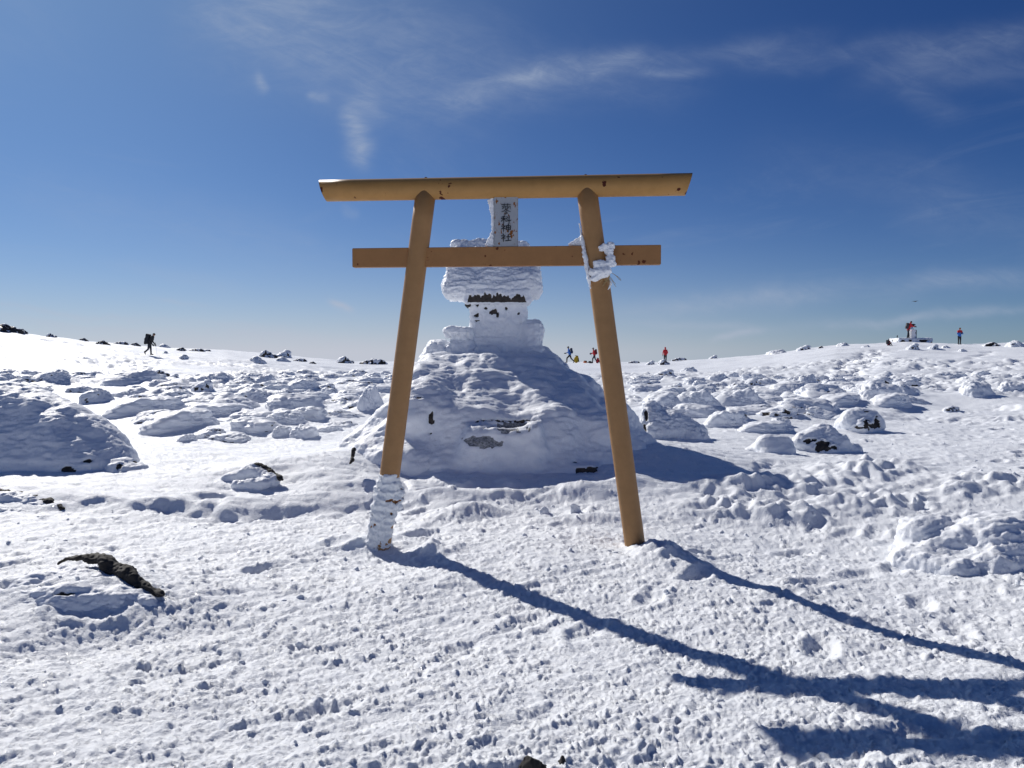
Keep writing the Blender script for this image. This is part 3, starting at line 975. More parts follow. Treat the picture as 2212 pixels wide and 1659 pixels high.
fused_rock([[blob(-160, 925, 10.2, .55), blob(45, 912, 10.1, .52), blob(110, 930, 10.0, .46), blob(198, 960, 9.8, .36), blob(262, 998, 9.5, .21), blob(-100, 1010, 9.4, .36), blob(90, 1012, 9.25, .26), blob(190, 1018, 9.15, .17)],
            [blob(240, 1008, 9.4, .18), blob(305, 1020, 9.2, .09), blob(250, 1022, 9.1, .12)]],
           'huge snow-plastered boulder at the left picture edge with small dark holes', .026, .036, 4.2, 201, sm=12, ripple=.5,
           spots=[(138, 1008, 13, 1.3, .8, .9), (186, 983, 6, 1.5, .6, .9), (257, 993, 8, .7, 1.4, .9), (303, 986, 8, .9, 1.1, .8)])
fused_rock([[blob(1408, 884, 12.4, .16), blob(1440, 900, 12.4, .17)], [blob(1412, 900, 12.3, .18), blob(1500, 940, 12.2, .18), blob(1410, 945, 12.1, .20)], [blob(1495, 945, 12.1, .18), blob(1530, 964, 12.0, .08)]],
           'snow block with overhanging comb of rime and dark left edge behind the right post', .015, .040, 6.0, 203, sm=5, flute=.028,
           spots=[(1394, 893, 8, .6, 1.7, .5), (1392, 925, 7, .6, 1.6, .7)])
fused_rock([[((3.35, 6.25, -.12), .20), ((3.8, 6.3, .08), .22), ((4.5, 6.4, -.04), .28), ((3.8, 6.0, -.1), .22)], [((3.2, 6.3, -.1), .18), ((3.4, 6.0, -.1), .16)], [((3.4, 6.5, .02), .22), ((4.3, 6.5, .06), .2)]],
           'wind-carved snow hump in the right foreground', .018, .045, 5.0, 205, sm=8, cat='snow hump')
fused_rock([[blob(1735, 962, 11.25, .18), blob(1775, 946, 11.4, .21), blob(1812, 962, 11.25, .18)], [blob(1720, 972, 11.4, .14), blob(1845, 975, 11.35, .12), blob(1775, 975, 11.1, .18)]],
           'domed boulder with large black bare patches in its face', .018, .035, 5.0, 221, sm=6,
           spots=[(1753, 950, 8, 1.7, .7, 1.3), (1774, 956, 10, 1.2, 1.1, 1.2), (1782, 966, 9, 2.2, .7, 1.1), (1804, 962, 7, 1.8, .8, 1.4), (1790, 952, 6, 1.6, .7, 1.5)])
fused_rock([[blob(1836, 908, 14.1, .18), blob(1856, 900, 14.3, .15), blob(1884, 902, 14.1, .13), blob(1893, 912, 14.0, .12)], [blob(1822, 922, 14.3, .16), blob(1897, 920, 14.0, .12), blob(1862, 924, 13.9, .16)]],
           'squat boulder with black bare rock at its lower right', .020, .035, 4.5, 223, sm=5,
           spots=[(1880, 912, 10, .9, 1.4, 1.2), (1900, 912, 8, .8, 1.8, .9), (1862, 920, 7, 2.0, .6, 1.3), (1890, 922, 7, 1.8, .7, 1.2), (1874, 884, 4, 2.0, .5, 1.2)])
fused_rock([[blob(1655, 966, 10.9, .18), blob(1690, 966, 10.9, .17)], [blob(1615, 984, 11.0, .10), blob(1660, 962, 11.1, .16)], [blob(1700, 975, 10.8, .13), blob(1660, 978, 10.8, .14)]],
           'smooth snow-draped hump with carved right side, left of the black-patched dome', .018, .016, 5.0, 225, sm=10)
fused_rock([[blob(60, 1290, 5.1, .12), blob(140, 1266, 5.25, .14), blob(235, 1290, 5.15, .13)], [blob(235, 1292, 5.12, .13), blob(325, 1318, 4.95, .09)], [blob(70, 1310, 4.95, .13), blob(260, 1322, 4.95, .13), blob(160, 1320, 4.9, .13)]],
           'icy snow lump under the black rock rib in the left foreground', .012, .026, 7.0, 207, sm=5, spots=[(150, 1272, 9, 2.2, .6, .9), (125, 1275, 6, 1.8, .6, .9)])
fused_rock([[blob(-40, 1090, 7.85, .12), blob(60, 1095, 7.75, .12)], [blob(60, 1095, 7.75, .12), blob(125, 1116, 7.6, .06)], [blob(-20, 1118, 7.6, .13), blob(70, 1122, 7.55, .11)]],
           'glazed snow hump below the thin black rib at the left edge', .016, .035, 6.0, 209, sm=5)
fused_rock([[blob(490, 1040, 8.7, .07), blob(548, 1022, 8.75, .10)], [blob(548, 1022, 8.75, .10), blob(592, 1044, 8.5, .06)], [blob(515, 1052, 8.5, .07), blob(570, 1050, 8.45, .07)]],
           'drifted snow hump holding the slanting dark rock fin', .014, .028, 7.0, 211, sm=5)
big_rock(213, (.075, 3.0, -.035), (.070, .05, .085), 1.0, 'dark mossy stone tip cut by the bottom picture edge', sub=5, amp=.03, mat=M['rock'])
big_rock(215, (.195, 3.03, -.03), (.026, .025, .055), 1.0, 'tiny dark stone tip right of the bigger one at the bottom edge', sub=4, amp=.03, mat=M['rock'])


def rib(pts, name, label, seed=4):
    """slanting crest of bare rock: a chain of hulls roughened"""
    rj = random.Random(seed); fine_ = []
    for (p, r), (p2, r2) in zip(pts[:-1], pts[1:]):
        for t in (0, .5):
            k = rj.uniform(.65, 1.35)
            fine_.append((tuple(a + (b - a) * t + rj.uniform(-.012, .012) for a, b in zip(p, p2)), tuple((a + (b - a) * t) * k * .82 for a, b in zip(r, r2))))
    pts = fine_ + [pts[-1]]
    pr = [[pts[i], pts[i + 1]] for i in range(len(pts) - 1)]
    V, F, Nn = fuse(pr, .011, 1)
    V = V + Nn * (.024 * fbm3(V * 9, 4, 5) + .014 * (np.abs(perlin3(V * 30, 8)) - .3))[:, None]
    o = mesh_np(name, V, F, M['rockbare'] if 'rockbare' in M else M['rock'])
    tag(o, label, 'rock')
    return o


# thick crest in the left foreground, from upper left to lower right
def P(px, py, Y, r):
    a, b, c = ray(px, py); t = Y / b
    return ((float(a * t), Y, EYE + float(c * t)), r)


rib([P(136, 1212, 5.40, (.03, .05, .020)), P(165, 1204, 5.40, (.03, .06, .022)), P(205, 1205, 5.36, (.03, .07, .03)), P(232, 1218, 5.30, (.04, .08, .055)),
     P(262, 1236, 5.22, (.04, .08, .062)), P(295, 1254, 5.12, (.04, .07, .058)), P(322, 1270, 5.04, (.03, .05, .040)), P(350, 1284, 4.98, (.02, .03, .012))],
    'rock_rib', 'black mossy rock rib arching out of the snow in the left foreground')
rib([P(-20, 1060, 7.95, (.05, .06, .02)), P(40, 1066, 7.90, (.05, .06, .025)), P(80, 1076, 7.80, (.05, .06, .04)), P(112, 1087, 7.70, (.04, .06, .04)), P(138, 1099, 7.60, (.03, .04, .015))],
    'rock_rib', 'thin black rock rib at the left picture edge under the big boulder', 5)
rib([P(553, 1000, 8.75, (.04, .05, .02)), P(576, 1013, 8.68, (.04, .05, .04)), P(592, 1023, 8.58, (.03, .05, .04)), P(608, 1036, 8.45, (.02, .03, .015))],
    'rock_rib', 'slanting dark rock fin on the small drift left of the gate', 6)
rib([P(767, 968, 8.80, (.025, .03, .03)), P(763, 984, 8.72, (.025, .03, .03)), P(757, 1000, 8.6, (.018, .02, .02))],
    'rock_rib', 'thin dark sliver of rock at the left foot of the shrine plinth', 7)

# ------------------------------------------------------------------ plinth and shrine
def Q(px, py, Y):
    a, b, c = ray(px, py); t = Y / b
    return np.array((float(a * t), Y, EYE + float(c * t)))


def plinth():
    pr = []
    # stepped stone base buried in snow: hulls of spheres from front to back
    def lvl(x0, x1, y0, y1, z, r): return [((x0 + r, y0 + r, z), r), ((x1 - r, y0 + r, z), r), ((x0 + r, y1 - r, z), r), ((x1 - r, y1 - r, z), r)]
    pr.append([((-.75, 9.15, .02), .26), ((.60, 9.15, .02), .26), ((-1.30, 9.55, .02), .30), ((1.20, 9.55, .02), .30), ((-1.55, 10.3, .0), .30), ((1.45, 10.3, .0), .30), ((-1.5, 12.7, .0), .3), ((1.4, 12.7, .0), .3),
               ((-.8, 9.55, .72), .26), ((.65, 9.6, .70), .26), ((-1.25, 10.0, .68), .28), ((1.05, 10.1, .62), .28), ((-1.2, 12.5, .8), .26), ((1.0, 12.5, .8), .26)])
    pr.append(lvl(-1.35, 1.20, 9.8, 12.9, .70, .25) + lvl(-1.12, .80, 10.9, 12.8, 1.34, .20))
    pr.append(lvl(-1.48, -.55, 9.3, 11.5, .75, .28) + lvl(-1.38, -.75, 9.6, 11.5, 1.02, .25))      # left shoulder
    pr.append(lvl(.35, 1.38, 9.35, 11.5, .62, .28) + lvl(.45, 1.10, 9.9, 11.5, .86, .25))          # right shoulder
    pr.append(lvl(-.75, .50, 8.95, 10.3, .15, .20) + lvl(-.55, .35, 9.0, 10.3, .66, .12))
    pr.append([((-1.12, 11.4, 1.30), .26), ((.42, 11.4, 1.30), .26), ((.84, 10.7, 1.08), .24), ((-1.20, 10.5, 1.12), .26), ((-1.0, 12.6, 1.28), .26), ((.5, 12.6, 1.28), .26),
               ((-1.28, 9.75, .80), .26), ((.95, 9.75, .74), .26), ((1.15, 12.0, .8), .26), ((-1.3, 12.0, .8), .26), ((1.15, 9.9, .5), .26)])
    pr.append(lvl(-1.35, 1.35, 8.30, 9.6, -.07, .14) + lvl(-1.1, .9, 8.72, 9.6, .06, .12))
    pr.append(lvl(-.65, .45, 8.85, 10.0, .0, .20) + lvl(-.60, .35, 9.0, 10.0, .26, .14))
    pr.append(lvl(.50, 1.15, 8.85, 10, -.05, .12) + lvl(.55, 1.05, 8.95, 10, .25, .08))
    pr.append([((-1.62, 9.5, .15), .33), ((-1.50, 9.9, .55), .25), ((-1.2, 9.3, .2), .35)])
    pr.append([((-1.75, 9.9, .1), .30), ((-2.35, 10.1, -.05), .28), ((-1.4, 10.3, .9), .22)])
    pr.append([((1.5, 10.0, .15), .32), ((1.75, 10.6, .05), .35), ((1.25, 10.2, .75), .28)])
    V, F, Nn = fuse(pr, .026, 26)
    V = V + Nn * (.10 * fbm3(V * 1.5, 3, 17))[:, None]
    # sculpting: bowl above the ledge
    d = ((V[:, 0] - .0) / .50) ** 2 + ((V[:, 1] - 9.55) / .45) ** 2
    V[:, 2] -= .12 * np.exp(-d) * ss(V[:, 2], .45, .80)
    d = np.exp(-(((V[:, 0] - .38) / .16) ** 2 + ((V[:, 1] - 9.25) / .25) ** 2)) * ss(V[:, 2], .45, .75)
    V[:, 2] += .07 * d
    Nn = normals_of(V, F)
    mask = np.zeros(len(V))
    def blot(c, rad, seed, s=(1, 1, 1), j=.5):
        nonlocal mask
        dd = np.linalg.norm((V - c) / np.array(s), axis=1) + j * rad * fbm3(V * 9, 3, seed)
        mask = np.maximum(mask, 1 - ss(dd, rad * .85, rad * 1.05))
    # dark gaps, found on the front skin
    def front(px, py, Ya=8.6, Yb=10.5):
        best = None
        for Yq in np.linspace(Ya, Yb, 60):
            p = Q(px, py, Yq); k = np.linalg.norm(V - p, axis=1).min()
            if best is None or k < best[0]: best = (k, p)
        return best[1]
    p = front(931, 905); blot(p, .055, 3, (.8, 2, 1.5))
    p = front(930, 935); blot(p, .022, 4, (1.2, 2, .7))
    for q in range(1030, 1165, 14):
        p = front(q, 909); blot(p, .020, q, (1.8, 3, .50), .6)
    for q in (1062, 1090, 1118, 1140, 1155):
        p = front(q, 922); blot(p, .017, q, (.7, 3, 1.3), 1.1)
    for q in (1258, 1272, 1288, 1304, 1322):
        p = front(q, 1022); blot(p, .080, q, (1.2, 2, .95), .5)
    p = front(1246, 1046); blot(p, .070, 12, (.7, 2, 1.5))
    p = front(1240, 1042); blot(p, .030, 15, (1.5, 2, 1.0), 1.0)
    p = front(905, 860); blot(p, .02, 13, (2, 2, .6), 1.0)
    p = front(1243, 1000); blot(p, .015, 14, (2, 2, .6), 1.0)
    D = rime(V, Nn, .036, 3.6, 7, ripple=.24)
    D = D + Nn * (.010 * fbm3(V * 22, 3, 77))[:, None]
    # fine wind ribs running across the upper face
    D = D + Nn * ((.009 * (1 - 2 * np.abs(perlin3(V * np.array([2.6, 7.0, 20.0]) + 1.2 * np.stack([perlin3(V * 3, 32)] * 3, 1), 31)))) * np.clip(Nn[:, 2] * 1.4, 0, 1))[:, None]
    # grey granite of the offering stone showing through
    c = front(1050, 955)
    q1 = (V - c) / np.array((.30, .5, .085))
    g1 = 1 - ss(np.linalg.norm(q1, axis=1) + .55 * fbm3(V * 7, 4, 61), .75, 1.0)
    c = front(1100, 922)
    q2 = (V - c) / np.array((.38, .5, .06))
    g2 = (1 - ss(np.linalg.norm(q2, axis=1) + 1.0 * fbm3(V * np.array([16, 9, 12.]), 4, 62), .55, .85)) * .8
    grey = np.maximum(g1, g2) * (Nn[:, 1] < 0)
    V2 = D * (1 - mask[:, None]) + (V - Nn * .028) * mask[:, None]
    V2 = V2 - Nn * (grey * .02)[:, None]
    o = mesh_np('shrine_plinth', V2, F, M['plinth'], rock=mask)
    at_ = o.data.attributes.new('grey', 'FLOAT', 'POINT'); at_.data.foreach_set('value', grey.astype(np.float32))
    tag(o, 'big snow-buried stone plinth behind the gate, carrying the little shrine', 'plinth')
    return o


plinth()


def shrine():
    Y0 = 12.0
    root = empty('stone_shrine', (-.20, Y0, 1.45), label='small stone shrine thick with rime on top of the plinth', cat='shrine')
    off = np.array(root.location)
    s = Y0 / FPX          # metres per picture pixel
    def w(px): return float(ray(px, 760)[0]) * Y0
    def z(py): return float(Q(1106, py, Y0)[2])
    def part(name, prims, vox, amp, scl, seed, spots=(), sm=4, ripple=.6, extra=None, cut=.03):
        V, F, Nn = fuse(prims, vox, sm)
        mask = np.zeros(len(V))
        for (px, py, rp, sx, sz, j) in spots:
            cx, cz = w(px), z(py); rad = rp * s
            f = Nn[:, 1] < .3
            dd = np.hypot((V[:, 0] - cx) / sx, (V[:, 2] - cz) / sz) + j * rad * fbm3(V * 16, 3, seed + int(px))
            mask = np.maximum(mask, (1 - ss(dd, rad * .85, rad * 1.05)) * f)
        D = rime(V, Nn, amp, scl, seed, ripple=ripple)
        D = D + Nn * (amp * .22 * fbm3(V * 34, 2, seed + 3))[:, None]
        if extra is not None: D = extra(D, V, Nn)
        V = D * (1 - mask[:, None]) + (V - Nn * cut) * mask[:, None]
        return mesh_np(name, V - off, F, M['rime'], rock=mask, parent=root)
    yb, yf = Y0 + .45, Y0 - .40
    # roof: thick eave, slope, ridge
    def slab(x0, x1, ya, yb_, za, r): return [((w(x0) + r, ya + r, za), r), ((w(x1) - r, ya + r, za), r), ((w(x0) + r, yb_ - r, za), r), ((w(x1) - r, yb_ - r, za), r)]
    e = slab(960, 1167, yf, yb, z(626), .155) + slab(972, 1160, yf + .10, yb, z(600), .09)
    u_ = slab(967, 1165, yf + .05, yb - .02, z(606), .08) + slab(974, 1158, Y0 - .12, Y0 + .38, z(552), .10)
    rg = [((w(974) + .08, Y0 + .18, z(531)), .10), ((w(1143) - .10, Y0 + .18, z(533)), .10)]
    def rip(D, V, Nn):
        ph = V[:, 2] * 62 + V[:, 1] * 26 + 5.5 * fbm3(V * np.array([2.2, 2, 3.0]), 3, 91)
        k = (np.abs(((ph / 6.283) % 1) - .5) * 2) ** 1.6
        on = np.clip(Nn[:, 2] * 1.5, 0, 1) * (.35 + .65 * ss(perlin3(V * 6, 92), -.4, .4))
        return D + Nn * (.015 * (k - .4) * on)[:, None]
    part('roof', [e, u_, rg], .014, .050, 5.5, 41, sm=14, extra=rip, ripple=.7, cut=.05)
    # bare underside of the stone eave, seen below the ragged rime
    V, F, Nn = fuse([box_prim((w(1076), Y0 - .04, z(643)), (66 * s, .35, 12 * s), .02)], .0085, 1)
    h = (V[:, 2] - z(653)) / (z(634) - z(653))
    q = V * np.array((1, .35, .2))
    top = .60 + .55 * fbm3(q * 9, 2, 71) + .40 * fbm3(q * 34, 3, 72) - 1.6 * ss(V[:, 0], w(1128), w(1146)) - 1.6 * ss(-V[:, 0], -w(1018), -w(1006))
    m = (1 - ss(h, top - .06, top + .06)) * (h > -.08)
    V = V + Nn * ((1 - m) * (.030 + .016 * fbm3(V * 17, 3, 73)) + m * .004 * fbm3(V * 30, 2, 74))[:, None]
    mesh_np('eave_stone', V - off, F, M['rime'], rock=m, parent=root)
    body = [slab(1020, 1138, Y0 - .24, Y0 + .35, z(655), .07) + slab(1018, 1134, Y0 - .22, Y0 + .35, z(735), .09)]
    body.append(slab(1012, 1150, Y0 - .25, Y0 + .4, z(738), .10) + slab(1005, 1168, Y0 - .30, Y0 + .45, z(790), .10))
    part('shrine_body', body, .013, .042, 7.0, 47, spots=[(1031, 657, 5, .8, 1.3, .8), (1056, 657, 5, 1.6, .8, .8), (1070, 656, 4, 1.4, .7, 1.), (1068, 676, 6, 1.7, .8, .7), (1076, 681, 4, .8, 1.4, .6),
                                                         (1032, 683, 4, 1.4, .9, 1.0), (1033, 694, 3, 1.5, .5, 1.2), (1050, 668, 3, 1.5, .7, 1.), (1094, 668, 2.5, .8, 1.0, 1.2), (1120, 680, 2.5, 1, 1.2, 1.2)], cut=.035)
    part('side_stone', [slab(957, 1030, Y0 - .34, Y0 + .1, z(720), .09), slab(970, 1026, Y0 - .31, Y0 + .1, z(745), .10) + slab(962, 1034, Y0 - .33, Y0 + .1, z(772), .09)], .014, .040, 6, 51, sm=9)
    part('side_stone', [slab(1120, 1173, Y0 - .30, Y0 + .2, z(712), .12) + slab(1126, 1172, Y0 - .30, Y0 + .2, z(745), .12), slab(1118, 1180, Y0 - .34, Y0 + .2, z(765), .13)], .014, .042, 6, 53, sm=10)
    part('snow_bank', [slab(924, 968, Y0 - .3, Y0 + .2, z(752), .10) + slab(905, 985, Y0 - .35, Y0 + .3, z(790), .10)], .016, .045, 6, 55, sm=10)
    part('snow_bank', [slab(1028, 1075, Y0 - .45, Y0 + .1, z(758), .05) + slab(1024, 1085, Y0 - .55, Y0 + .1, z(780), .05)], .016, .035, 9, 57)
    part('snow_bank', [slab(1140, 1185, Y0 - .3, Y0 + .3, z(762), .08) + slab(1120, 1225, Y0 - .5, Y0 + .4, z(800), .09)], .016, .030, 7, 58)
    # end of the eave beam sticking out on the left
    bm = bmesh.new(); bmesh.ops.create_cube(bm, size=1)
    bmesh.ops.scale(bm, vec=(.09, .5, .09), verts=bm.verts); bmesh.ops.bevel(bm, geom=bm.edges[:], offset=.012, segments=2, affect='EDGES')
    o = from_bm('beam_end', bm, M['rock'], root); o.location = Vector((w(1013), Y0 - .0, z(658))) - Vector(off)
    o.rotation_euler = (0, R(4), 0)


shrine()

# ------------------------------------------------------------------ the gate
YAW = R(4.6)
TC = np.array((0.0, 6.6))


def TP(px, py, d=0.0):
    """point on the gate's plane (offset d towards the viewer)"""
    a, b, c = ray(px, py)
    n = np.array((-math.sin(YAW), -math.cos(YAW)))
    t = (n @ TC + d) / (n @ np.array((float(a), float(b))))
    return Vector((float(a) * t, float(b) * t, EYE + float(c) * t))


BX = Vector((math.cos(YAW), -math.sin(YAW), 0))       # along the beams
BY = Vector((math.sin(YAW), math.cos(YAW), 0))        # away from the viewer


def tube(bm, p0, p1, r0, r1=None, seg=48, shear0=0, shear1=0, cap=True):
    """round bar; shear cuts the ends on a slant (local up shifts the end outward)"""
    r1 = r0 if r1 is None else r1
    ax = (p1 - p0).normalized()
    up = Vector((0, 0, 1)) if abs(ax.z) < .9 else Vector((0, 1, 0))
    s = ax.cross(up).normalized(); u = s.cross(ax).normalized()
    rings = []
    n = 14
    for k in range(n + 1):
        t = k / n; c = p0.lerp(p1, t); r = r0 + (r1 - r0) * t
        sh = shear0 * (1 - t) ** 12 + shear1 * t ** 12 if (shear0 or shear1) else 0
        ring = []
        for i in range(seg):
            a = 2 * math.pi * i / seg
            cu, cs = math.sin(a), math.cos(a)
            e = 0
            if k == 0: e = -shear0 * (cu + 1) / 2
            if k == n: e = shear1 * (cu + 1) / 2
            ring.append(bm.verts.new(c + u * (cu * r) + s * (cs * r) + ax * e))
        rings.append(ring)
    for a, b in zip(rings[:-1], rings[1:]):
        for i in range(seg):
            bm.faces.new((a[i], a[(i + 1) % seg], b[(i + 1) % seg], b[i]))
    if cap:
        bm.faces.new(rings[0][::-1]); bm.faces.new(rings[-1])
    return rings


gate = empty('torii_gate', TP(1106, 1190), label='ochre painted steel shrine gate with leaning posts standing in trampled snow', cat='torii')
GM = Matrix.Translation(-gate.location)


def gpart(name, bm, mat, smooth=True, parent=gate):
    bm.transform(GM)
    bmesh.ops.recalc_face_normals(bm, faces=bm.faces)
    o = from_bm(name, bm, mat, parent, smooth)
    if smooth:
        # keep the cut ends crisp
        me = o.data
        for e in me.edges: pass
        me.polygons.foreach_set('use_smooth', np.array([len(p.vertices) == 4 for p in me.polygons]))
    return o


mpx = 6.6 / FPX       # metres per pixel at the gate
rk = 23.2 * mpx
kas0 = TP(706, 412); kas1 = TP(1480, 398.5)
bm = bmesh.new(); tube(bm, kas0, kas1, rk, seg=64, shear0=.056, shear1=.056)
gpart('top_beam', bm, M['paint'])
rp = 22.0 * mpx
postL = (TP(920, 415), TP(821, 1190)); postR = (TP(1266.5, 403), TP(1371, 1172))
for a, b in (postL, postR):
    d = (b - a).normalized()
    bm = bmesh.new(); tube(bm, a - BY * .0, b + d * .35, rp, seg=56)
    gpart('post', bm, M['paint_post'])
# bolts over the posts
for px, py in ((920, 386), (1265, 380)):
    p = TP(px, py)
    bm = bmesh.new(); tube(bm, p - Vector((0, 0, .02)), p + Vector((0, 0, .012)), .010, seg=12); 
    g = tube(bm, p + Vector((0, 0, -.006)), p + Vector((0, 0, .006)), .017, seg=6)
    gpart('bolt', bm, M['rust'], False)


def beam_box(p0, p1, hh, hd, bev=.004):
    bm = bmesh.new()
    ax = (p1 - p0).normalized(); up = BY.cross(ax) * -1
    if up.z < 0: up = -up
    vs = [bm.verts.new(p + up * (i * hh) + BY * (j * hd)) for p in (p0, p1) for (i, j) in ((-1, -1), (1, -1), (1, 1), (-1, 1))]
    for f in ((0, 1, 2, 3), (7, 6, 5, 4), (0, 4, 5, 1), (1, 5, 6, 2), (2, 6, 7, 3), (3, 7, 4, 0)): bm.faces.new([vs[i] for i in f])
    bmesh.ops.recalc_face_normals(bm, faces=bm.faces)
    bmesh.ops.bevel(bm, geom=bm.edges[:], offset=bev, segments=2, affect='EDGES')
    return bm


gpart('tie_beam', beam_box(TP(763.5, 557.8), TP(1427, 551), 20.5 * mpx, .038), M['paint_beam'], False)
# plaque between the beams
sgn = gpart('name_plaque', beam_box(TP(1093.5, 426, 0), TP(1093.5, 534, 0), 25.2 * mpx, .030, .003), M['plaque'], False)
# its lettering, top to bottom
CH = {
 'a': [[(.04, .93), (.96, .93)], [(.32, 1.0), (.34, .84)], [(.68, 1.02), (.64, .84)], [(.10, .78), (.44, .78), (.44, .50)], [(.16, .70), (.28, .64)], [(.12, .54), (.34, .64)],
       [(.54, .78), (.92, .78), (.92, .50)], [(.60, .70), (.74, .64)], [(.56, .54), (.80, .64)], [(.50, .50), (.30, .34), (.06, .26)], [(.48, .50), (.70, .34), (.96, .26)],
       [(.58, .36), (.38, .26)], [(.62, .24), (.36, .12)], [(.68, .14), (.30, -.04)]],
 'b': [[(.42, .96), (.10, .84)], [(.02, .66), (.48, .68)], [(.27, .88), (.27, .02)], [(.25, .62), (.02, .28)], [(.30, .58), (.46, .42)], [(.58, .88), (.68, .76)], [(.54, .64), (.65, .53)],
       [(.48, .28), (1.0, .42)], [(.82, 1.0), (.80, .0)]],
 'c': [[(.18, 1.0), (.28, .90)], [(.04, .76), (.42, .78), (.04, .38)], [(.25, .56), (.25, .0)], [(.30, .50), (.42, .40)], [(.54, .80), (.54, .28)], [(.54, .80), (.95, .80), (.94, .28)], [(.54, .54), (.94, .54)],
       [(.54, .30), (.94, .30)], [(.74, 1.04), (.74, -.04)]],
 'd': [[(.18, 1.0), (.28, .90)], [(.04, .74), (.42, .76), (.04, .38)], [(.25, .56), (.25, .0)], [(.30, .50), (.42, .40)], [(.54, .60), (.94, .62)], [(.73, .92), (.73, .14)], [(.46, .10), (1.02, .16)]],
}
HX = 10.7 * mpx
for key, cy in (('a', 452), ('b', 474.5), ('c', 492.8), ('d', 513.5)):
    bm = bmesh.new(); c = TP(1093, cy, .0335)
    hh = (11.5 if key == 'a' else 8.2) * mpx
    for st in CH[key]:
        pts = [c + BX * ((x - .5) * 2 * HX) + Vector((0, 0, (y - .5) * 2 * hh)) for x, y in st]
        for a, b in zip(pts[:-1], pts[1:]):
            wd = .0022 if key == 'a' else .0033
            d = (b - a).normalized(); s = d.cross(BY).normalized()
            a2 = a - d * wd * .6; b2 = b + d * wd * .6
            fv = [bm.verts.new(q + BY * e) for e in (-.002, .002) for q in (a2 + s * wd * 1.15, b2 + s * wd * .8, b2 - s * wd * .8, a2 - s * wd * 1.15)]
            for f in ((0, 1, 2, 3), (7, 6, 5, 4), (0, 4, 5, 1), (1, 5, 6, 2), (2, 6, 7, 3), (3, 7, 4, 0)): bm.faces.new([fv[i] for i in f])
    gpart('character', bm, M['ink'], False, sgn)


def rime_part(name, prims, vox, amp, scl, seed, parent=gate, mat='rime', maskf=None, sm=2, cut=.02, spike=0.0):
    V, F, Nn = fuse(prims, vox, sm)
    D = rime(V, Nn, amp, scl, seed, ripple=.8)
    if spike: D = D + Nn * (spike * np.clip(perlin3(V * 38, seed), 0, 1) ** 1.0)[:, None] + np.array([-1.0, 0, .2]) * (spike * 1.6 * np.clip(perlin3(V * np.array([12, 30, 45.]), seed + 2), 0, 1))[:, None]
    mask = np.zeros(len(V)) if maskf is None else maskf(V, Nn)
    V = D * (1 - mask[:, None]) + (V - Nn * cut) * mask[:, None]
    return mesh_np(name, V - np.array(gate.location), F, M[mat], rock=mask, parent=parent)


def tp(px, py, d=0): return tuple(TP(px, py, d))


# ice sleeve round the foot of the left post
def sleeve():
    pr = []
    # post axis
    def ax(py):
        t = (py - 415) / (1190 - 415); return 920 + (821 - 920) * t
    rows = [(1036, 24, 2), (1060, 29, -1), (1090, 30, -1), (1120, 30, -3), (1150, 28, -5), (1195, 26, -6)]
    for (a, ra, oa), (b, rb, ob) in zip(rows[:-1], rows[1:]):
        pr.append([(tp(ax(a) + oa, a), ra * mpx), (tp(ax(b) + ob, b), rb * mpx)])
    pr.append([(tp(866, 1060), .03), (tp(862, 1100), .03), (tp(855, 1070), .04)])
    def mk(V, Nn):
        n = fbm3(V * np.array([9, 9, 17.]), 4, 8)
        c = TP(845, 1130); side = (V[:, 0] - c[0]) / .08
        f = (Nn[:, 1] < -.2)
        zrel = ss(-V[:, 2], -.60, -.25)
        return ss(n + .22 * np.clip(side, -1, 1) + .06 * zrel, .36, .44) * f
    V, F, Nn = fuse(pr, .0075, 3)
    lay = V[:, 2] * 95 + V[:, 0] * 14 + 3.0 * fbm3(V * 7, 3, 4)
    k = np.abs(((lay / 6.283) % 1) - .5) * 2
    D = rime(V, Nn, .016, 16, 9, ripple=.3) + Nn * (.012 * (k ** 1.5 - .4))[:, None] + Nn * (.006 * fbm3(V * 40, 2, 5))[:, None]
    mask = mk(V, Nn)
    V = D * (1 - mask[:, None]) + (V - Nn * .022) * mask[:, None]
    mesh_np('ice_sleeve', V - np.array(gate.location), F, M['ice'], rock=mask, parent=gate)


sleeve()
# rime flag on the plaque's left side
rime_part('plaque_rime', [[(tp(1064.5, 430), .012), (tp(1056, 436), .006), (tp(1065, 470), .010)],
                          [(tp(1054, 434), .005), (tp(1062, 432), .010)],
                          [(tp(1065, 460), .012), (tp(1064.5, 512), .013)],
                          [(tp(1064, 505), .013), (tp(1051, 530), .010), (tp(1064, 532), .016)]], .004, .006, 30, 61, spike=.006)
# wedge of rime on the tie beam and down the right post
rime_part('beam_rime', [[(tp(1229, 529), .006), (tp(1255, 529), .014), (tp(1258, 512), .012)], [(tp(1252, 484), .006), (tp(1257, 515), .013)],
                        [(tp(1257, 512, .02), .014), (tp(1262, 545, .06), .014), (tp(1268, 575, .06), .018)],
                        [(tp(1268, 575, .06), .018), (tp(1271, 600, .05), .012), (tp(1276, 622, .07), .007)]], .0045, .007, 26, 63, spike=.005)
# clump of rime frozen on the straw rope
rime_part('rope_rime', [[(tp(1297, 537, .08), .022), (tp(1322, 533, .08), .022)], [(tp(1318, 530, .08), .020), (tp(1320, 570, .09), .026)],
                        [(tp(1312, 545, .08), .022), (tp(1322, 560, .09), .022)], [(tp(1290, 572, .10), .026), (tp(1322, 572, .10), .022)],
                        [(tp(1280, 590, .10), .026), (tp(1312, 585, .11), .034)], [(tp(1283, 603, .10), .020), (tp(1300, 590, .11), .030), (tp(1315, 590, .10), .02)],
                        [(tp(1328, 572, .09), .012), (tp(1315, 560, .09), .02)]], .0055, .016, 22, 65, spike=.010)
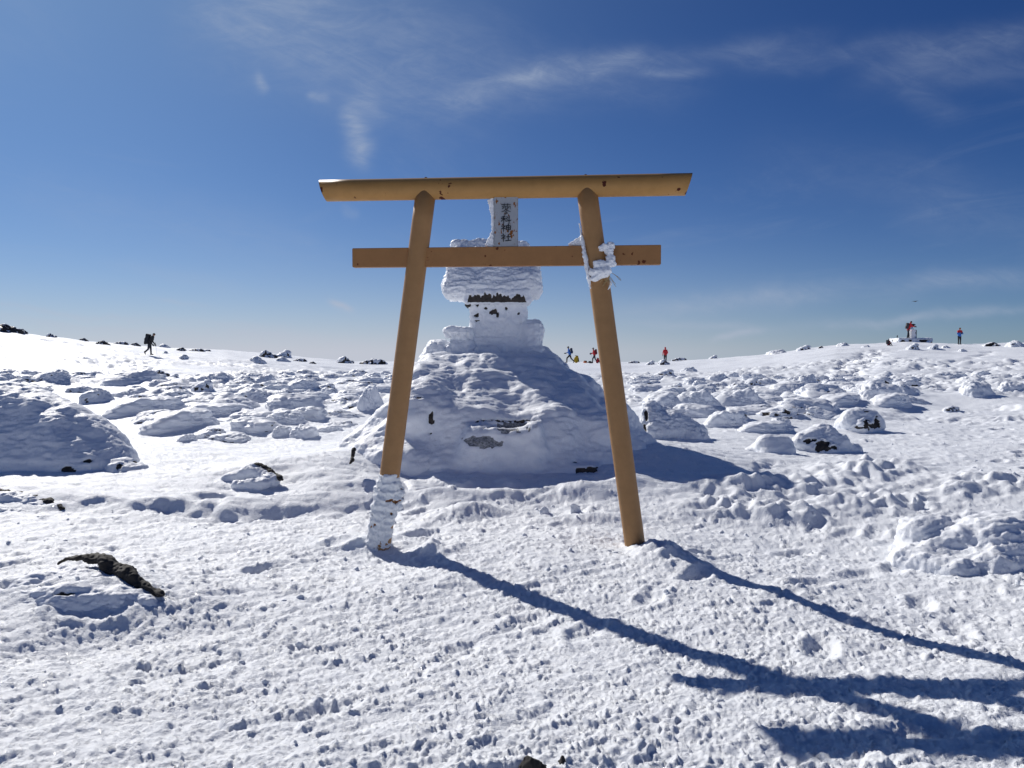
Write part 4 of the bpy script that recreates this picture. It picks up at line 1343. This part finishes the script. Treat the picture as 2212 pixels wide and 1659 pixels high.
# straw ends
rr = random.Random(9)
for i in range(16):
    bm = bmesh.new()
    p = TP(rr.uniform(1296, 1326), rr.uniform(588, 600), rr.uniform(.08, .12))
    dx, dz = rr.uniform(-.05, .07), rr.uniform(-.08, .0)
    if i < 2: p = TP(1322, 590, .1); dx, dz = .06, -.05
    pts = [p]
    for k in range(4):
        pts.append(pts[-1] + BX * dx * .3 + Vector((0, rr.uniform(-.008, .008), dz * .3 + rr.uniform(-.008, .006))))
    for a, b in zip(pts[:-1], pts[1:]): tube(bm, a, b, .0022, .0018, seg=5)
    gpart('straw', bm, M['straw'])
bm = bmesh.new()
pts = [TP(1318, 606, .09), TP(1320, 612, .09), TP(1317, 620, .09), TP(1313, 626, .09)]
for a, b, r0, r1 in ((pts[0], pts[1], .004, .010), (pts[1], pts[2], .010, .008), (pts[2], pts[3], .008, .002)): tube(bm, a, b, r0, r1, seg=8)
gpart('icicle', bm, M['snow'])


# ------------------------------------------------------------------ loose snow chunks
def chunks():
    rs = np.random.RandomState(8)
    S, F = ico(2)
    Vs, Fs = [], []
    n = 0
    XY = []
    while len(XY) < 700:
        if rs.rand() < .72: x, y = rs.uniform(-5.2, 5.5), 2.3 + 6.4 * rs.rand() ** .8
        else:
            y = rs.uniform(5, 17); x = np.interp(y, [4, 8, 11.3, 16, 22], [3.0, 4.8, 6.6, 10.0, 14.3]) + rs.normal() * 1.4
        XY.append((x, y))
    XY = np.array(XY)
    Z = ground_h(XY[:, 0], XY[:, 1]); T = tramp(XY[:, 0], XY[:, 1])
    for (x, y), z, t in zip(XY, Z, T):
        if t < .5: continue
        r = .007 + .016 * rs.rand() ** 3.0
        nrm = rs.normal(size=(9, 3)); nrm /= np.linalg.norm(nrm, axis=1)[:, None]
        c = S @ nrm.T; tt = np.where(c > .05, rs.uniform(.6, 1, 9)[None] / np.maximum(c, .05), 1.25).min(1)
        tt = np.minimum(tt, 1.25)
        tt *= 1 + .10 * perlin3(S * 2.2, int(n) % 97)
        V = S * tt[:, None] * r * rs.uniform(.7, 1.3, 3)
        Vs.append(V + (x, y, z - r * .12)); Fs.append(F + n * len(S)); n += 1
    o = mesh_np('snow_crumbs', np.concatenate(Vs), np.concatenate(Fs), M['snow'])
    tag(o, 'loose crumbs of snow strewn over the trampled ground', 'snow', kind='stuff')


chunks()
# a few blocks one can point at
for (px, py, w_, h_, lab) in ((1240, 1112, 17, 24, 'upright splinter of snow standing in the shade between the posts'),
                              (1176, 1110, 16, 14, 'small square snow block left of the upright splinter'),
                              (1975, 1090, 10, 14, 'white spike of snow on the churned bank at the right')):
    X, Y = at(px, py); X *= (Y + .0) / Y
    s = Y / FPX
    Vb, Fb, mk = rock_shape(int(px), 4, 12, 0, dims=(w_ * s * .6, w_ * s * .5, h_ * s * .62), amp=.05)
    o = mesh_np('snow_block', Vb, Fb, M['snow']); o.location = (X, Y, H(X, Y) + h_ * s * .45); o.rotation_euler = (0, R(-14) if w_ == 17 else 0, .4)
    tag(o, lab, 'snow block')

# ------------------------------------------------------------------ people
MC = {}


def cloth(name, col, rough=.75):
    if name not in MC: MC[name] = mat_plain(name, col, rough, 0, 9, .18, .3)
    return MC[name]


def glove_geo():
    pr = [[((0, 0, 0), (.018, .036, .04)), ((0, 0, -.07), (.018, .042, .03))]]
    for i, (y, L) in enumerate(((-.032, .05), (-.011, .062), (.011, .058), (.032, .045))):
        pr.append([((0, y, -.09), .011), ((.012, y * 1.15, -.09 - L * .6), .010)]); pr.append([((.012, y * 1.15, -.09 - L * .6), .010), ((.03, y * 1.15, -.09 - L), .009)])
    pr.append([((.01, .035, -.03), .013), ((.025, .062, -.07), .011)]); pr.append([((.025, .062, -.07), .011), ((.035, .06, -.10), .010)])
    return fuse(pr, .007, 1)


GLOVE = glove_geo()


def person(loc, rz, scale, label, J, jacket, trousers, boots, cap, skin=(.42, .25, .17), hood=False, brim=False, goggles=None, gloves=(.015, .015, .018), legs=None, shoulder=None):
    """J: joint name -> local point (x forward, y left, z up), metres for a 1.72 m figure"""
    root = empty('person', loc, rz, label=label, cat='person'); root.scale = (scale,) * 3
    g = lambda k: np.array(J[k], float)
    def cap_(a, ra, b, rb): return [(tuple(g(a) if isinstance(a, str) else a), ra), (tuple(g(b) if isinstance(b, str) else b), rb)]
    hd = g('head'); look = np.array(J.get('look', (1, 0, 0)), float); look /= np.linalg.norm(look)
    lat = np.cross((0, 0, 1), look); lat /= np.linalg.norm(lat); upv = np.cross(look, lat)
    def hp(f, s, u): return tuple(hd + look * f + lat * s + upv * u)
    head = [[(hp(0, 0, .03), (.085, .078, .095)), (hp(.025, 0, -.05), .055)], [(hp(.085, 0, -.005), .016), (hp(.10, 0, -.02), .014)],
            [(hp(0, .078, 0), .018), (hp(0, .08, -.02), .014)], [(hp(0, -.078, 0), .018), (hp(0, -.08, -.02), .014)], [(hp(.082, .018, -.05), .012), (hp(.082, -.018, -.05), .012)]]
    body = head + [cap_('neck', .055, tuple(hd - upv * .05), .05), cap_('chest', (.10, .15, .14), 'pelvis', (.10, .14, .10)), cap_('chest', .10, 'neck', .055)]
    arm, leg = [], []
    for s in ('l', 'r'):
        body += [cap_('sh' + s, .052, 'el' + s, .040), cap_('el' + s, .038, 'wr' + s, .026), cap_('sh' + s, .06, 'chest', .09), cap_('wr' + s, .024, tuple(g('wr' + s) + (g('wr' + s) - g('el' + s)) * .25), .022)]
        body += [cap_('hip' + s, .078, 'kn' + s, .052), cap_('kn' + s, .05, 'an' + s, .036), cap_('an' + s, .038, 'toe' + s, .03)]
    V, F, _ = fuse(body, .018, 2)
    o = mesh_np('body', V, F, cloth('skin', skin), parent=root)
    jk = [cap_('chest', (.14, .19, .16), 'pelvis', (.14, .18, .12)), cap_('chest', .14, 'neck', .075), cap_('neck', .075, tuple(g('neck') + (g('head') - g('neck')) * .35), .07)]
    for s in ('l', 'r'):
        jk += [cap_('sh' + s, .075, 'el' + s, .062), cap_('el' + s, .060, 'wr' + s, .046), cap_('sh' + s, .085, 'chest', .12)]
    if hood: jk += [[(hp(-.01, 0, .035), (.11, .10, .12)), (hp(-.03, 0, -.07), .08)]]
    V, F, Nn = fuse(jk, .018, 2); V = V + Nn * (.010 * fbm3(V * 9, 2, 4))[:, None]
    if shoulder:
        # two-colour jacket: yoke and body
        me = mesh_np('jacket', V, F, cloth(*shoulder), parent=root)
        me.data.materials.append(cloth(*jacket))
        zc = V[F].mean(1); zb = g('chest')[2] - .02
        me.data.polygons.foreach_set('material_index', (zc[:, 2] < zb).astype(np.int32))
    else: mesh_np('jacket', V, F, cloth(*jacket), parent=root)
    tr = [cap_('pelvis', (.12, .155, .10), tuple(g('pelvis') - (0, 0, .04)), (.11, .15, .09))]
    for s in ('l', 'r'): tr += [cap_('hip' + s, .10, 'kn' + s, .072), cap_('kn' + s, .07, 'an' + s, .058)]
    V, F, Nn = fuse(tr, .018, 2); V = V + Nn * (.008 * fbm3(V * 11, 2, 6))[:, None]
    mesh_np('trousers', V, F, cloth(*trousers), parent=root)
    for s in ('l', 'r'):
        a = g('an' + s); t = g('toe' + s); h = a + (a - t) * .28; h[2] = min(h[2], t[2] + .01) if abs(a[2] - t[2]) < .15 else h[2]
        V, F, Nn = fuse([[(tuple(a + (0, 0, .05)), .055), (tuple(a), .05)], [(tuple(a), .05), (tuple(t), .038)], [(tuple(h), .04), (tuple(t), .036)]], .014, 1)
        mesh_np('boot', V, F, cloth(*boots), parent=root)
        # gloves
        d = g('wr' + s) - g('el' + s); d /= np.linalg.norm(d)
        q = Vector(d).to_track_quat('-Z', 'Y').to_matrix()
        V = GLOVE[0] * np.array((1, 1 if s == 'r' else -1, 1)) * 1.12
        V = V @ np.array(q).T + g('wr' + s) + d * .03
        mesh_np('glove', V, GLOVE[1], cloth('glove_%s' % label[:12], gloves), parent=root)
        # eyes
        bm = bmesh.new(); bmesh.ops.create_icosphere(bm, subdivisions=2, radius=.011)
        e = from_bm('eye', bm, cloth('eye', (.02, .015, .012), .2), root, True); e.location = hp(.076, .032 * (1 if s == 'l' else -1), .022)
    # hat
    hp_ = [[(hp(-.008, 0, .055), (.098, .090, .080)), (hp(-.02, 0, .03), (.092, .088, .06))]]
    if brim: hp_.append([(hp(.08, .045, .052), .010), (hp(.08, -.045, .052), .010), (hp(.16, .02, .045), .008), (hp(.16, -.02, .045), .008)])
    if not hood or True:
        V, F, _ = fuse(hp_, .012, 1); mesh_np('cap', V, F, cloth(*cap), parent=root)
    if goggles:
        V, F, _ = fuse([[(hp(.085, .05, .03), .024), (hp(.085, -.05, .03), .024)]], .010, 1); mesh_np('goggles', V, F, cloth(*goggles), parent=root)
    return root


def joints(pelvis_z=.90, lean=.10, sl=(0, 0), kl=None, kr=None, al=None, ar=None, **kw):
    """upright figure; overrides by keyword"""
    J = dict(pelvis=(0, 0, pelvis_z), chest=(lean, 0, pelvis_z + .36), neck=(lean * 1.35, 0, pelvis_z + .57), head=(lean * 1.55 + .02, 0, pelvis_z + .71),
             shl=(lean * 1.1, .17, pelvis_z + .50), shr=(lean * 1.1, -.17, pelvis_z + .50),
             ell=(lean * .6, .24, pelvis_z + .24), elr=(lean * .6, -.24, pelvis_z + .24), wrl=(lean + .10, .23, pelvis_z + .02), wrr=(lean + .10, -.23, pelvis_z + .02),
             hipl=(0, .09, pelvis_z - .04), hipr=(0, -.09, pelvis_z - .04), knl=(.03, .10, .48), knr=(.03, -.10, .48), anl=(0, .10, .09), anr=(0, -.10, .09),
             toel=(.16, .11, .04), toer=(.16, -.11, .04))
    J.update(kw)
    return J


def backpack(loc, rz, scale, label, off, dims, col, colname, extra=False, tilt=0, lie=False):
    """a thing of its own: sack, lid, two straps"""
    root = empty('backpack', loc, rz, label=label, cat='backpack'); root.scale = (scale,) * 3
    ox, oy, oz = off; dx, dy, dz = dims
    def T(p):
        x, y, z = p
        return (ox + x * math.cos(tilt) + z * math.sin(tilt), oy + y, oz + z * math.cos(tilt) - x * math.sin(tilt))
    def rb(c, h, r):
        pts = box_prim(c, h, r); return [(T(p), q) for p, q in pts]
    V, F, Nn = fuse([rb((0, 0, 0), (dx, dy, dz), .05), rb((-dx * .8, 0, -dz * .3), (dx * .4, dy * .7, dz * .45), .035)], .016, 2)
    V = V + Nn * (.012 * fbm3(V * 8, 2, 9))[:, None]
    mesh_np('sack', V, F, cloth(colname, col), parent=root)
    V, F, Nn = fuse([rb((.0, 0, dz * 1.02), (dx * 1.05, dy * .95, dz * .22), .04)], .016, 2); mesh_np('lid', V, F, cloth(colname + '_lid', tuple(c * .8 for c in col)), parent=root)
    for s in (-1, 1):
        V, F, _ = fuse([[(T((dx, s * dy * .6, dz * .8)), .018), (T((dx + .05, s * dy * .7, dz * .2)), .018)], [(T((dx + .05, s * dy * .7, dz * .2)), .018), (T((dx, s * dy * .7, -dz * .6)), .014)]], .012, 1)
        mesh_np('strap', V, F, cloth('strap_black', (.015, .015, .015)), parent=root)
    if extra:
        V, F, _ = fuse([[(T((-dx * .6, -dy * .5, -dz * 1.05)), .06), (T((-dx * .6, dy * .5, -dz * 1.05)), .06)], [(T((-dx * 1.5, 0, -dz * .1)), .04), (T((-dx * 1.3, 0, dz * .1)), .04)]], .016, 2)
        mesh_np('rolled_mat', V, F, cloth('strap_black', (.015, .015, .015)), parent=root)
    return root


def pole(p0, p1, label, loc, rz, scale):
    root = empty('trekking_pole', loc, rz, label=label, cat='pole'); root.scale = (scale,) * 3
    bm = bmesh.new(); tube(bm, Vector(p0), Vector(p1), .009, .006, seg=8); from_bm('shaft', bm, cloth('alu', (.30, .30, .32), .4), root, True)
    bm = bmesh.new(); tube(bm, Vector(p0) + Vector((0, 0, .06)), Vector(p0) - Vector((0, 0, .07)), .018, seg=10); from_bm('grip', bm, cloth('strap_black', (.015, .015, .015)), root, True)
    bm = bmesh.new(); q = Vector(p1) + Vector((0, 0, .06)); tube(bm, q, q + Vector((0, 0, .008)), .045, seg=12); from_bm('basket', bm, cloth('strap_black', (.015, .015, .015)), root, True)


def spot(px, py, fallback_sky=.97):
    """standing place for something whose foot is at this pixel"""
    u = float(ray(px, 760)[0])
    skyr = float(np.interp(math.atan(u), TH, SKY_R)) * math.cos(math.atan(u))
    X, Y, o_k = hit(px, py); Y = float(Y[0])
    if not o_k[0] or Y > skyr * fallback_sky: Y = skyr * fallback_sky
    return (u * Y, Y, H(u * Y, Y))


def scale_for(px_h, Y, h=1.74): return px_h / FPX * Y / h


# walker on the left, going right, big dark pack
BLACK = ('black_cloth', (.016, .016, .020)); NAVY = ('navy_cloth', (.018, .022, .034)); BOOT = ('boot_leather', (.035, .022, .016))
RED = ('red_shell', (.55, .022, .030)); BLUE = ('blue_shell', (.030, .15, .50))
p = spot(324, 768); s = scale_for(49, p[1])
J = joints(.88, .20, hipl=(0, .09, .84), knl=(.05, .09, .47), anl=(.06, .09, .09), toel=(.22, .09, .04), knr=(-.06, -.09, .46), anr=(-.34, -.09, .22), toer=(-.30, -.09, .06),
           head=(.34, 0, 1.55), neck=(.26, 0, 1.44), look=(1, 0, -.35), ell=(.10, .26, 1.08), wrl=(.28, .24, .86), elr=(.10, -.26, 1.08), wrr=(.30, -.22, .84))
person(p, 0, s, 'dark-clad hiker with a huge pack walking right along the skyline', J, BLACK, NAVY, BOOT, ('black_cap', (.02, .016, .018)), brim=True)
backpack(p, 0, s, 'bulky dark rucksack on the back of the lone left-hand walker', (-.15, 0, 1.20), (.15, .19, .34), (.014, .018, .026), 'pack_dark', True, .25)
pole((.34, .24, .90), (.46, .22, .03), 'thin pole in the hand of the lone left-hand walker', p, 0, s)

# blue jacket, striding left
p = spot(1231, 783, .93); s = scale_for(37, p[1], 1.74)
J = joints(.86, .10, knl=(.30, .09, .52), anl=(.32, .09, .10), toel=(.48, .09, .05), knr=(-.14, -.09, .46), anr=(-.44, -.09, .18), toer=(-.34, -.09, .03),
           ell=(.10, .24, 1.12), wrl=(.34, .20, 1.04), elr=(.08, -.24, 1.12), wrr=(.38, -.18, 1.02))
person(p, math.pi, s, 'hiker in a blue jacket striding left on the skyline beside the shrine', J, BLUE, BLACK, BOOT, ('black_cap', (.02, .016, .018)), brim=True, gloves=(.012, .012, .014))
backpack(p, math.pi, s, 'dark blue daypack worn by the blue-jacketed hiker', (-.17, 0, 1.22), (.11, .15, .25), (.020, .035, .09), 'pack_blue', False, .15)
# red jacket with pole
p = spot(1284, 783, .93); s = scale_for(34, p[1], 1.74)
J = joints(.88, .08, knl=(.20, .09, .48), anl=(.22, .09, .09), toel=(.38, .09, .04), knr=(-.10, -.09, .46), anr=(-.34, -.09, .14), toer=(-.22, -.09, .04),
           ell=(.14, .24, 1.14), wrl=(.36, .20, 1.10), elr=(.10, -.24, 1.14), wrr=(.30, -.2, 1.04))
person(p, math.pi, s, 'hiker in a red jacket walking left with a pole, half behind the right post', J, RED, NAVY, BOOT, ('black_cap', (.02, .016, .018)), brim=True)
backpack(p, math.pi, s, 'dark red daypack on the hiker half behind the right post', (-.17, 0, 1.22), (.11, .15, .26), (.16, .012, .02), 'pack_red', False, .1)
pole((.42, .20, 1.12), (.16, .22, .02), 'trekking pole of the hiker beside the right post', p, math.pi, s)
# red jacket standing, back turned
p = spot(1437, 779, .93); s = scale_for(34, p[1], 1.76)
J = joints(.90, .02, look=(.9, .3, -.1), ell=(0, .27, 1.14), wrl=(.06, .27, .90), elr=(0, -.27, 1.14), wrr=(.12, -.24, .98))
person(p, R(100), s, 'person in a bright red hooded jacket standing with back turned, right of the gate', J, RED, BLACK, BOOT, RED, hood=True)
# photographer on the summit platform
YP = 77.0
pk = float(ray(1970, 760)[0]) * YP
gz = H(pk, YP) ; spx = YP / FPX


def platform():
    x0 = float(ray(1940, 760)[0]) * YP; x1 = float(ray(2013, 760)[0]) * YP
    top = EYE + (759.5 - 731.5) * spx; bot = min(gz, top - .5) - .3
    root = empty('summit_platform', ((x0 + x1) / 2, YP + .9, bot + .3), label='low square stone platform with dark mottled sides on the right hill crest', cat='platform')
    V, F, Nn = fuse([box_prim((0, 0, (top - bot) / 2 - .3), ((x1 - x0) / 2, .95, (top - bot) / 2), .07)], .05, 2)
    n = fbm3(V * 2.3, 4, 12) + .3 * (V[:, 0] / ((x1 - x0) / 2)) * .5
    m = ss(n, .05, .16) * (Nn[:, 2] < .5) * (V[:, 2] < V[:, 2].max() - .12)
    V = V + Nn * ((1 - m) * .06 * (1 + fbm3(V * 3, 3, 3)))[:, None]
    mesh_np('stone_base', V, F, M['rime'], rock=m, parent=root)
    return top


ptop = platform()
xp = float(ray(1966, 760)[0]) * YP
p = (xp, YP + .5, ptop - .03); s = 40 / FPX * YP / 1.76
J = joints(.90, .14, head=(.24, 0, 1.58), neck=(.17, 0, 1.48), look=(1, 0, -.45), ell=(.30, .20, 1.22), wrl=(.52, .12, 1.20), elr=(.30, -.20, 1.22), wrr=(.54, -.10, 1.18),
           knl=(.10, .12, .48), anl=(.12, .13, .09), toel=(.28, .13, .04), knr=(-.06, -.10, .48), anr=(-.14, -.12, .09), toer=(0, -.12, .04))
person(p, R(-4), s, 'photographer in a red jacket bending to a camera on the summit platform', J, RED, NAVY, BLACK, ('black_cap', (.02, .016, .018)), hood=False)
backpack(p, R(-4), s, 'grey and black daypack worn by the photographer on the platform', (-.12, 0, 1.22), (.12, .16, .25), (.05, .05, .06), 'pack_grey', False, .2)
# round summit stone and the camera on its tripod
xs = float(ray(1979, 760)[0]) * YP
post = empty('summit_post', (xs, YP + .75, ptop - .02), label='short stout stone post on the summit platform under the camera tripod', cat='post')
hgt = 20 * spx; rad = 7.8 * spx
ring = [((math.cos(a) * (rad - .06), math.sin(a) * (rad - .06), zz), .06) for a in [k * .7854 for k in range(8)] for zz in (.0, hgt - .06)]
V, F, Nn = fuse([ring, [((-rad * .8, 0, .03), rad * .4), ((-rad * .2, -.1, .02), rad * .45)]], .03, 1)
V[:, 2] = np.minimum(V[:, 2], hgt)
m = ss(V[:, 0] / rad + .5 * fbm3(V * 3, 3, 5), .35, .5)
mesh_np('stone', V, F, M['granite'], rock=m, parent=post)
tri = empty('camera_tripod', (xs - 2.2 * spx, YP + .75, ptop + hgt - .06), label='small black camera on a short blue tripod atop the summit post', cat='tripod')
for a in (0, 2.1, 4.2):
    bm = bmesh.new(); tube(bm, Vector((math.cos(a) * .16, math.sin(a) * .16, 0)), Vector((0, 0, .42)), .028, .022, seg=8); from_bm('leg', bm, cloth('tripod_blue', (.05, .12, .3)), tri, True)
V, F, _ = fuse([box_prim((.05, 0, .52), (.15, .10, .10), .02), [((.14, 0, .52), .06), ((.28, 0, .52), .06)]], .014, 1)
mesh_np('camera_body', V, F, cloth('strap_black', (.015, .015, .015)), parent=tri)
# red and blue jacket with orange goggles
p = spot(2071, 741, .97); s = scale_for(36, p[1], 1.72)
J = joints(.90, .03, ell=(.12, .27, 1.10), wrl=(.30, .08, 1.14), elr=(.12, -.27, 1.10), wrr=(.30, -.08, 1.14), look=(1, 0, -.15))
person(p, R(-90), s, 'person in a red and blue jacket with orange goggles on the right crest', J, BLUE, BLACK, BLACK, ('black_cap', (.02, .016, .018)), goggles=('orange_lens', (.85, .25, .03), .2), shoulder=RED)
# sitting person left of the platform
p = spot(1918, 748, .985); s = scale_for(15, p[1], .98)
J = joints(.18, .05, knl=(.35, .14, .40), knr=(.35, -.14, .40), anl=(.60, .14, .09), anr=(.60, -.14, .09), toel=(.74, .14, .05), toer=(.74, -.14, .05),
           ell=(.12, .26, .42), wrl=(.32, .18, .46), elr=(.12, -.26, .42), wrr=(.32, -.18, .46))
person(p, R(30), s, 'person in dark red sitting on the snow left of the summit platform', J, ('dark_red', (.16, .016, .03)), BLACK, BLACK, ('grey_cap', (.25, .24, .24)))
backpack(p, R(30), s, 'dark pack on the back of the person sitting on the crest', (-.20, 0, .52), (.12, .17, .26), (.015, .018, .035), 'pack_dark', False, .05)


# packs lying between the walkers
def bag(px, py, wpx, hpx, col, cname, label, round_=.5):
    p = spot(px, py, .93); q = p[1] / FPX
    w_, h_ = wpx * q / 2, hpx * q / 2
    root = empty('rucksack', (p[0], p[1] + .2, p[2]), 0, label=label, cat='backpack')
    V, F, Nn = fuse([[((0, 0, h_ * .8), (w_ * .75, .16, h_ * .8)), ((w_ * .15, 0, h_ * 1.25), (w_ * .55, .14, h_ * .7))]], .02, 2)
    V = V + Nn * (.02 * fbm3(V * 5, 3, 3))[:, None]
    mesh_np('sack', V, F, cloth(cname, col), parent=root)
    V, F, Nn = fuse([[((-w_ * .3, -.1, h_ * 1.9), .035), ((w_ * .5, -.1, h_ * 1.8), .035)], [((w_ * .75, -.12, h_ * .3), .045), ((w_ * .62, -.12, h_ * 1.3), .035)]], .016, 2)
    mesh_np('strap', V, F, cloth('strap_black', (.015, .015, .015)), parent=root)


bag(1245, 783, 15, 17, (.62, .40, .02), 'bag_yellow', 'upright yellow rucksack on the snow right of the blue-jacketed hiker')
bag(1264, 781, 12, 5, (.70, .17, .03), 'bag_orange', 'flat orange bag lying on the snow beside the yellow rucksack')
bag(1274, 781, 12, 4, (.05, .03, .03), 'bag_black', 'flat dark bag lying beside the orange one')
bag(1291, 783, 10, 12, (.50, .02, .03), 'bag_red', 'red rucksack on the snow at the heels of the hiker by the right post')

# small flag-like pole tip left of the platform
p = (float(ray(1940, 760)[0]) * YP, YP, 0)
vz = EYE + (759.5 - 728) * spx
bm = bmesh.new(); tube(bm, Vector((0, 0, -.5)), Vector((0, 0, .1)), .02, seg=8)
root = empty('pole_marker', (p[0], YP + .3, vz), label='thin marker stick with a dark knob at the left corner of the platform', cat='marker')
from_bm('stick', bm, cloth('strap_black', (.015, .015, .015)), root, True)
V, F, _ = fuse([[((0, 0, .05), .06), ((.02, 0, .16), .03)]], .014, 1); mesh_np('knob', V, F, cloth('strap_black', (.015, .015, .015)), parent=root)

# bird
a, b, c = ray(1977, 651); t = 90 / float(b)
bird = empty('bird', (float(a) * t, 90, EYE + float(c) * t), R(20), label='small dark bird gliding above the summit platform', cat='bird')
V, F, _ = fuse([[((-.18, 0, 0), .02), ((.0, 0, 0), .055), ((.14, 0, .01), .045)], [((.14, 0, .01), .045), ((.22, 0, 0), .012)], [((-.18, 0, 0), .02), ((-.32, .05, 0), .010), ((-.32, -.05, 0), .010)]], .012, 1)
mesh_np('body', V, F, cloth('feather', (.03, .028, .028)), parent=bird)
for sg in (-1, 1):
    V, F, _ = fuse([[((.06, sg * .03, .02), .012), ((-.08, sg * .03, .02), .010), ((.05, sg * .26, .06), .010), ((-.06, sg * .26, .05), .007)],
                    [((.05, sg * .26, .06), .010), ((-.06, sg * .26, .05), .007), ((-.04, sg * .5, .0), .006)]], .012, 1)
    mesh_np('wing', V, F, cloth('feather', (.03, .028, .028)), parent=bird)
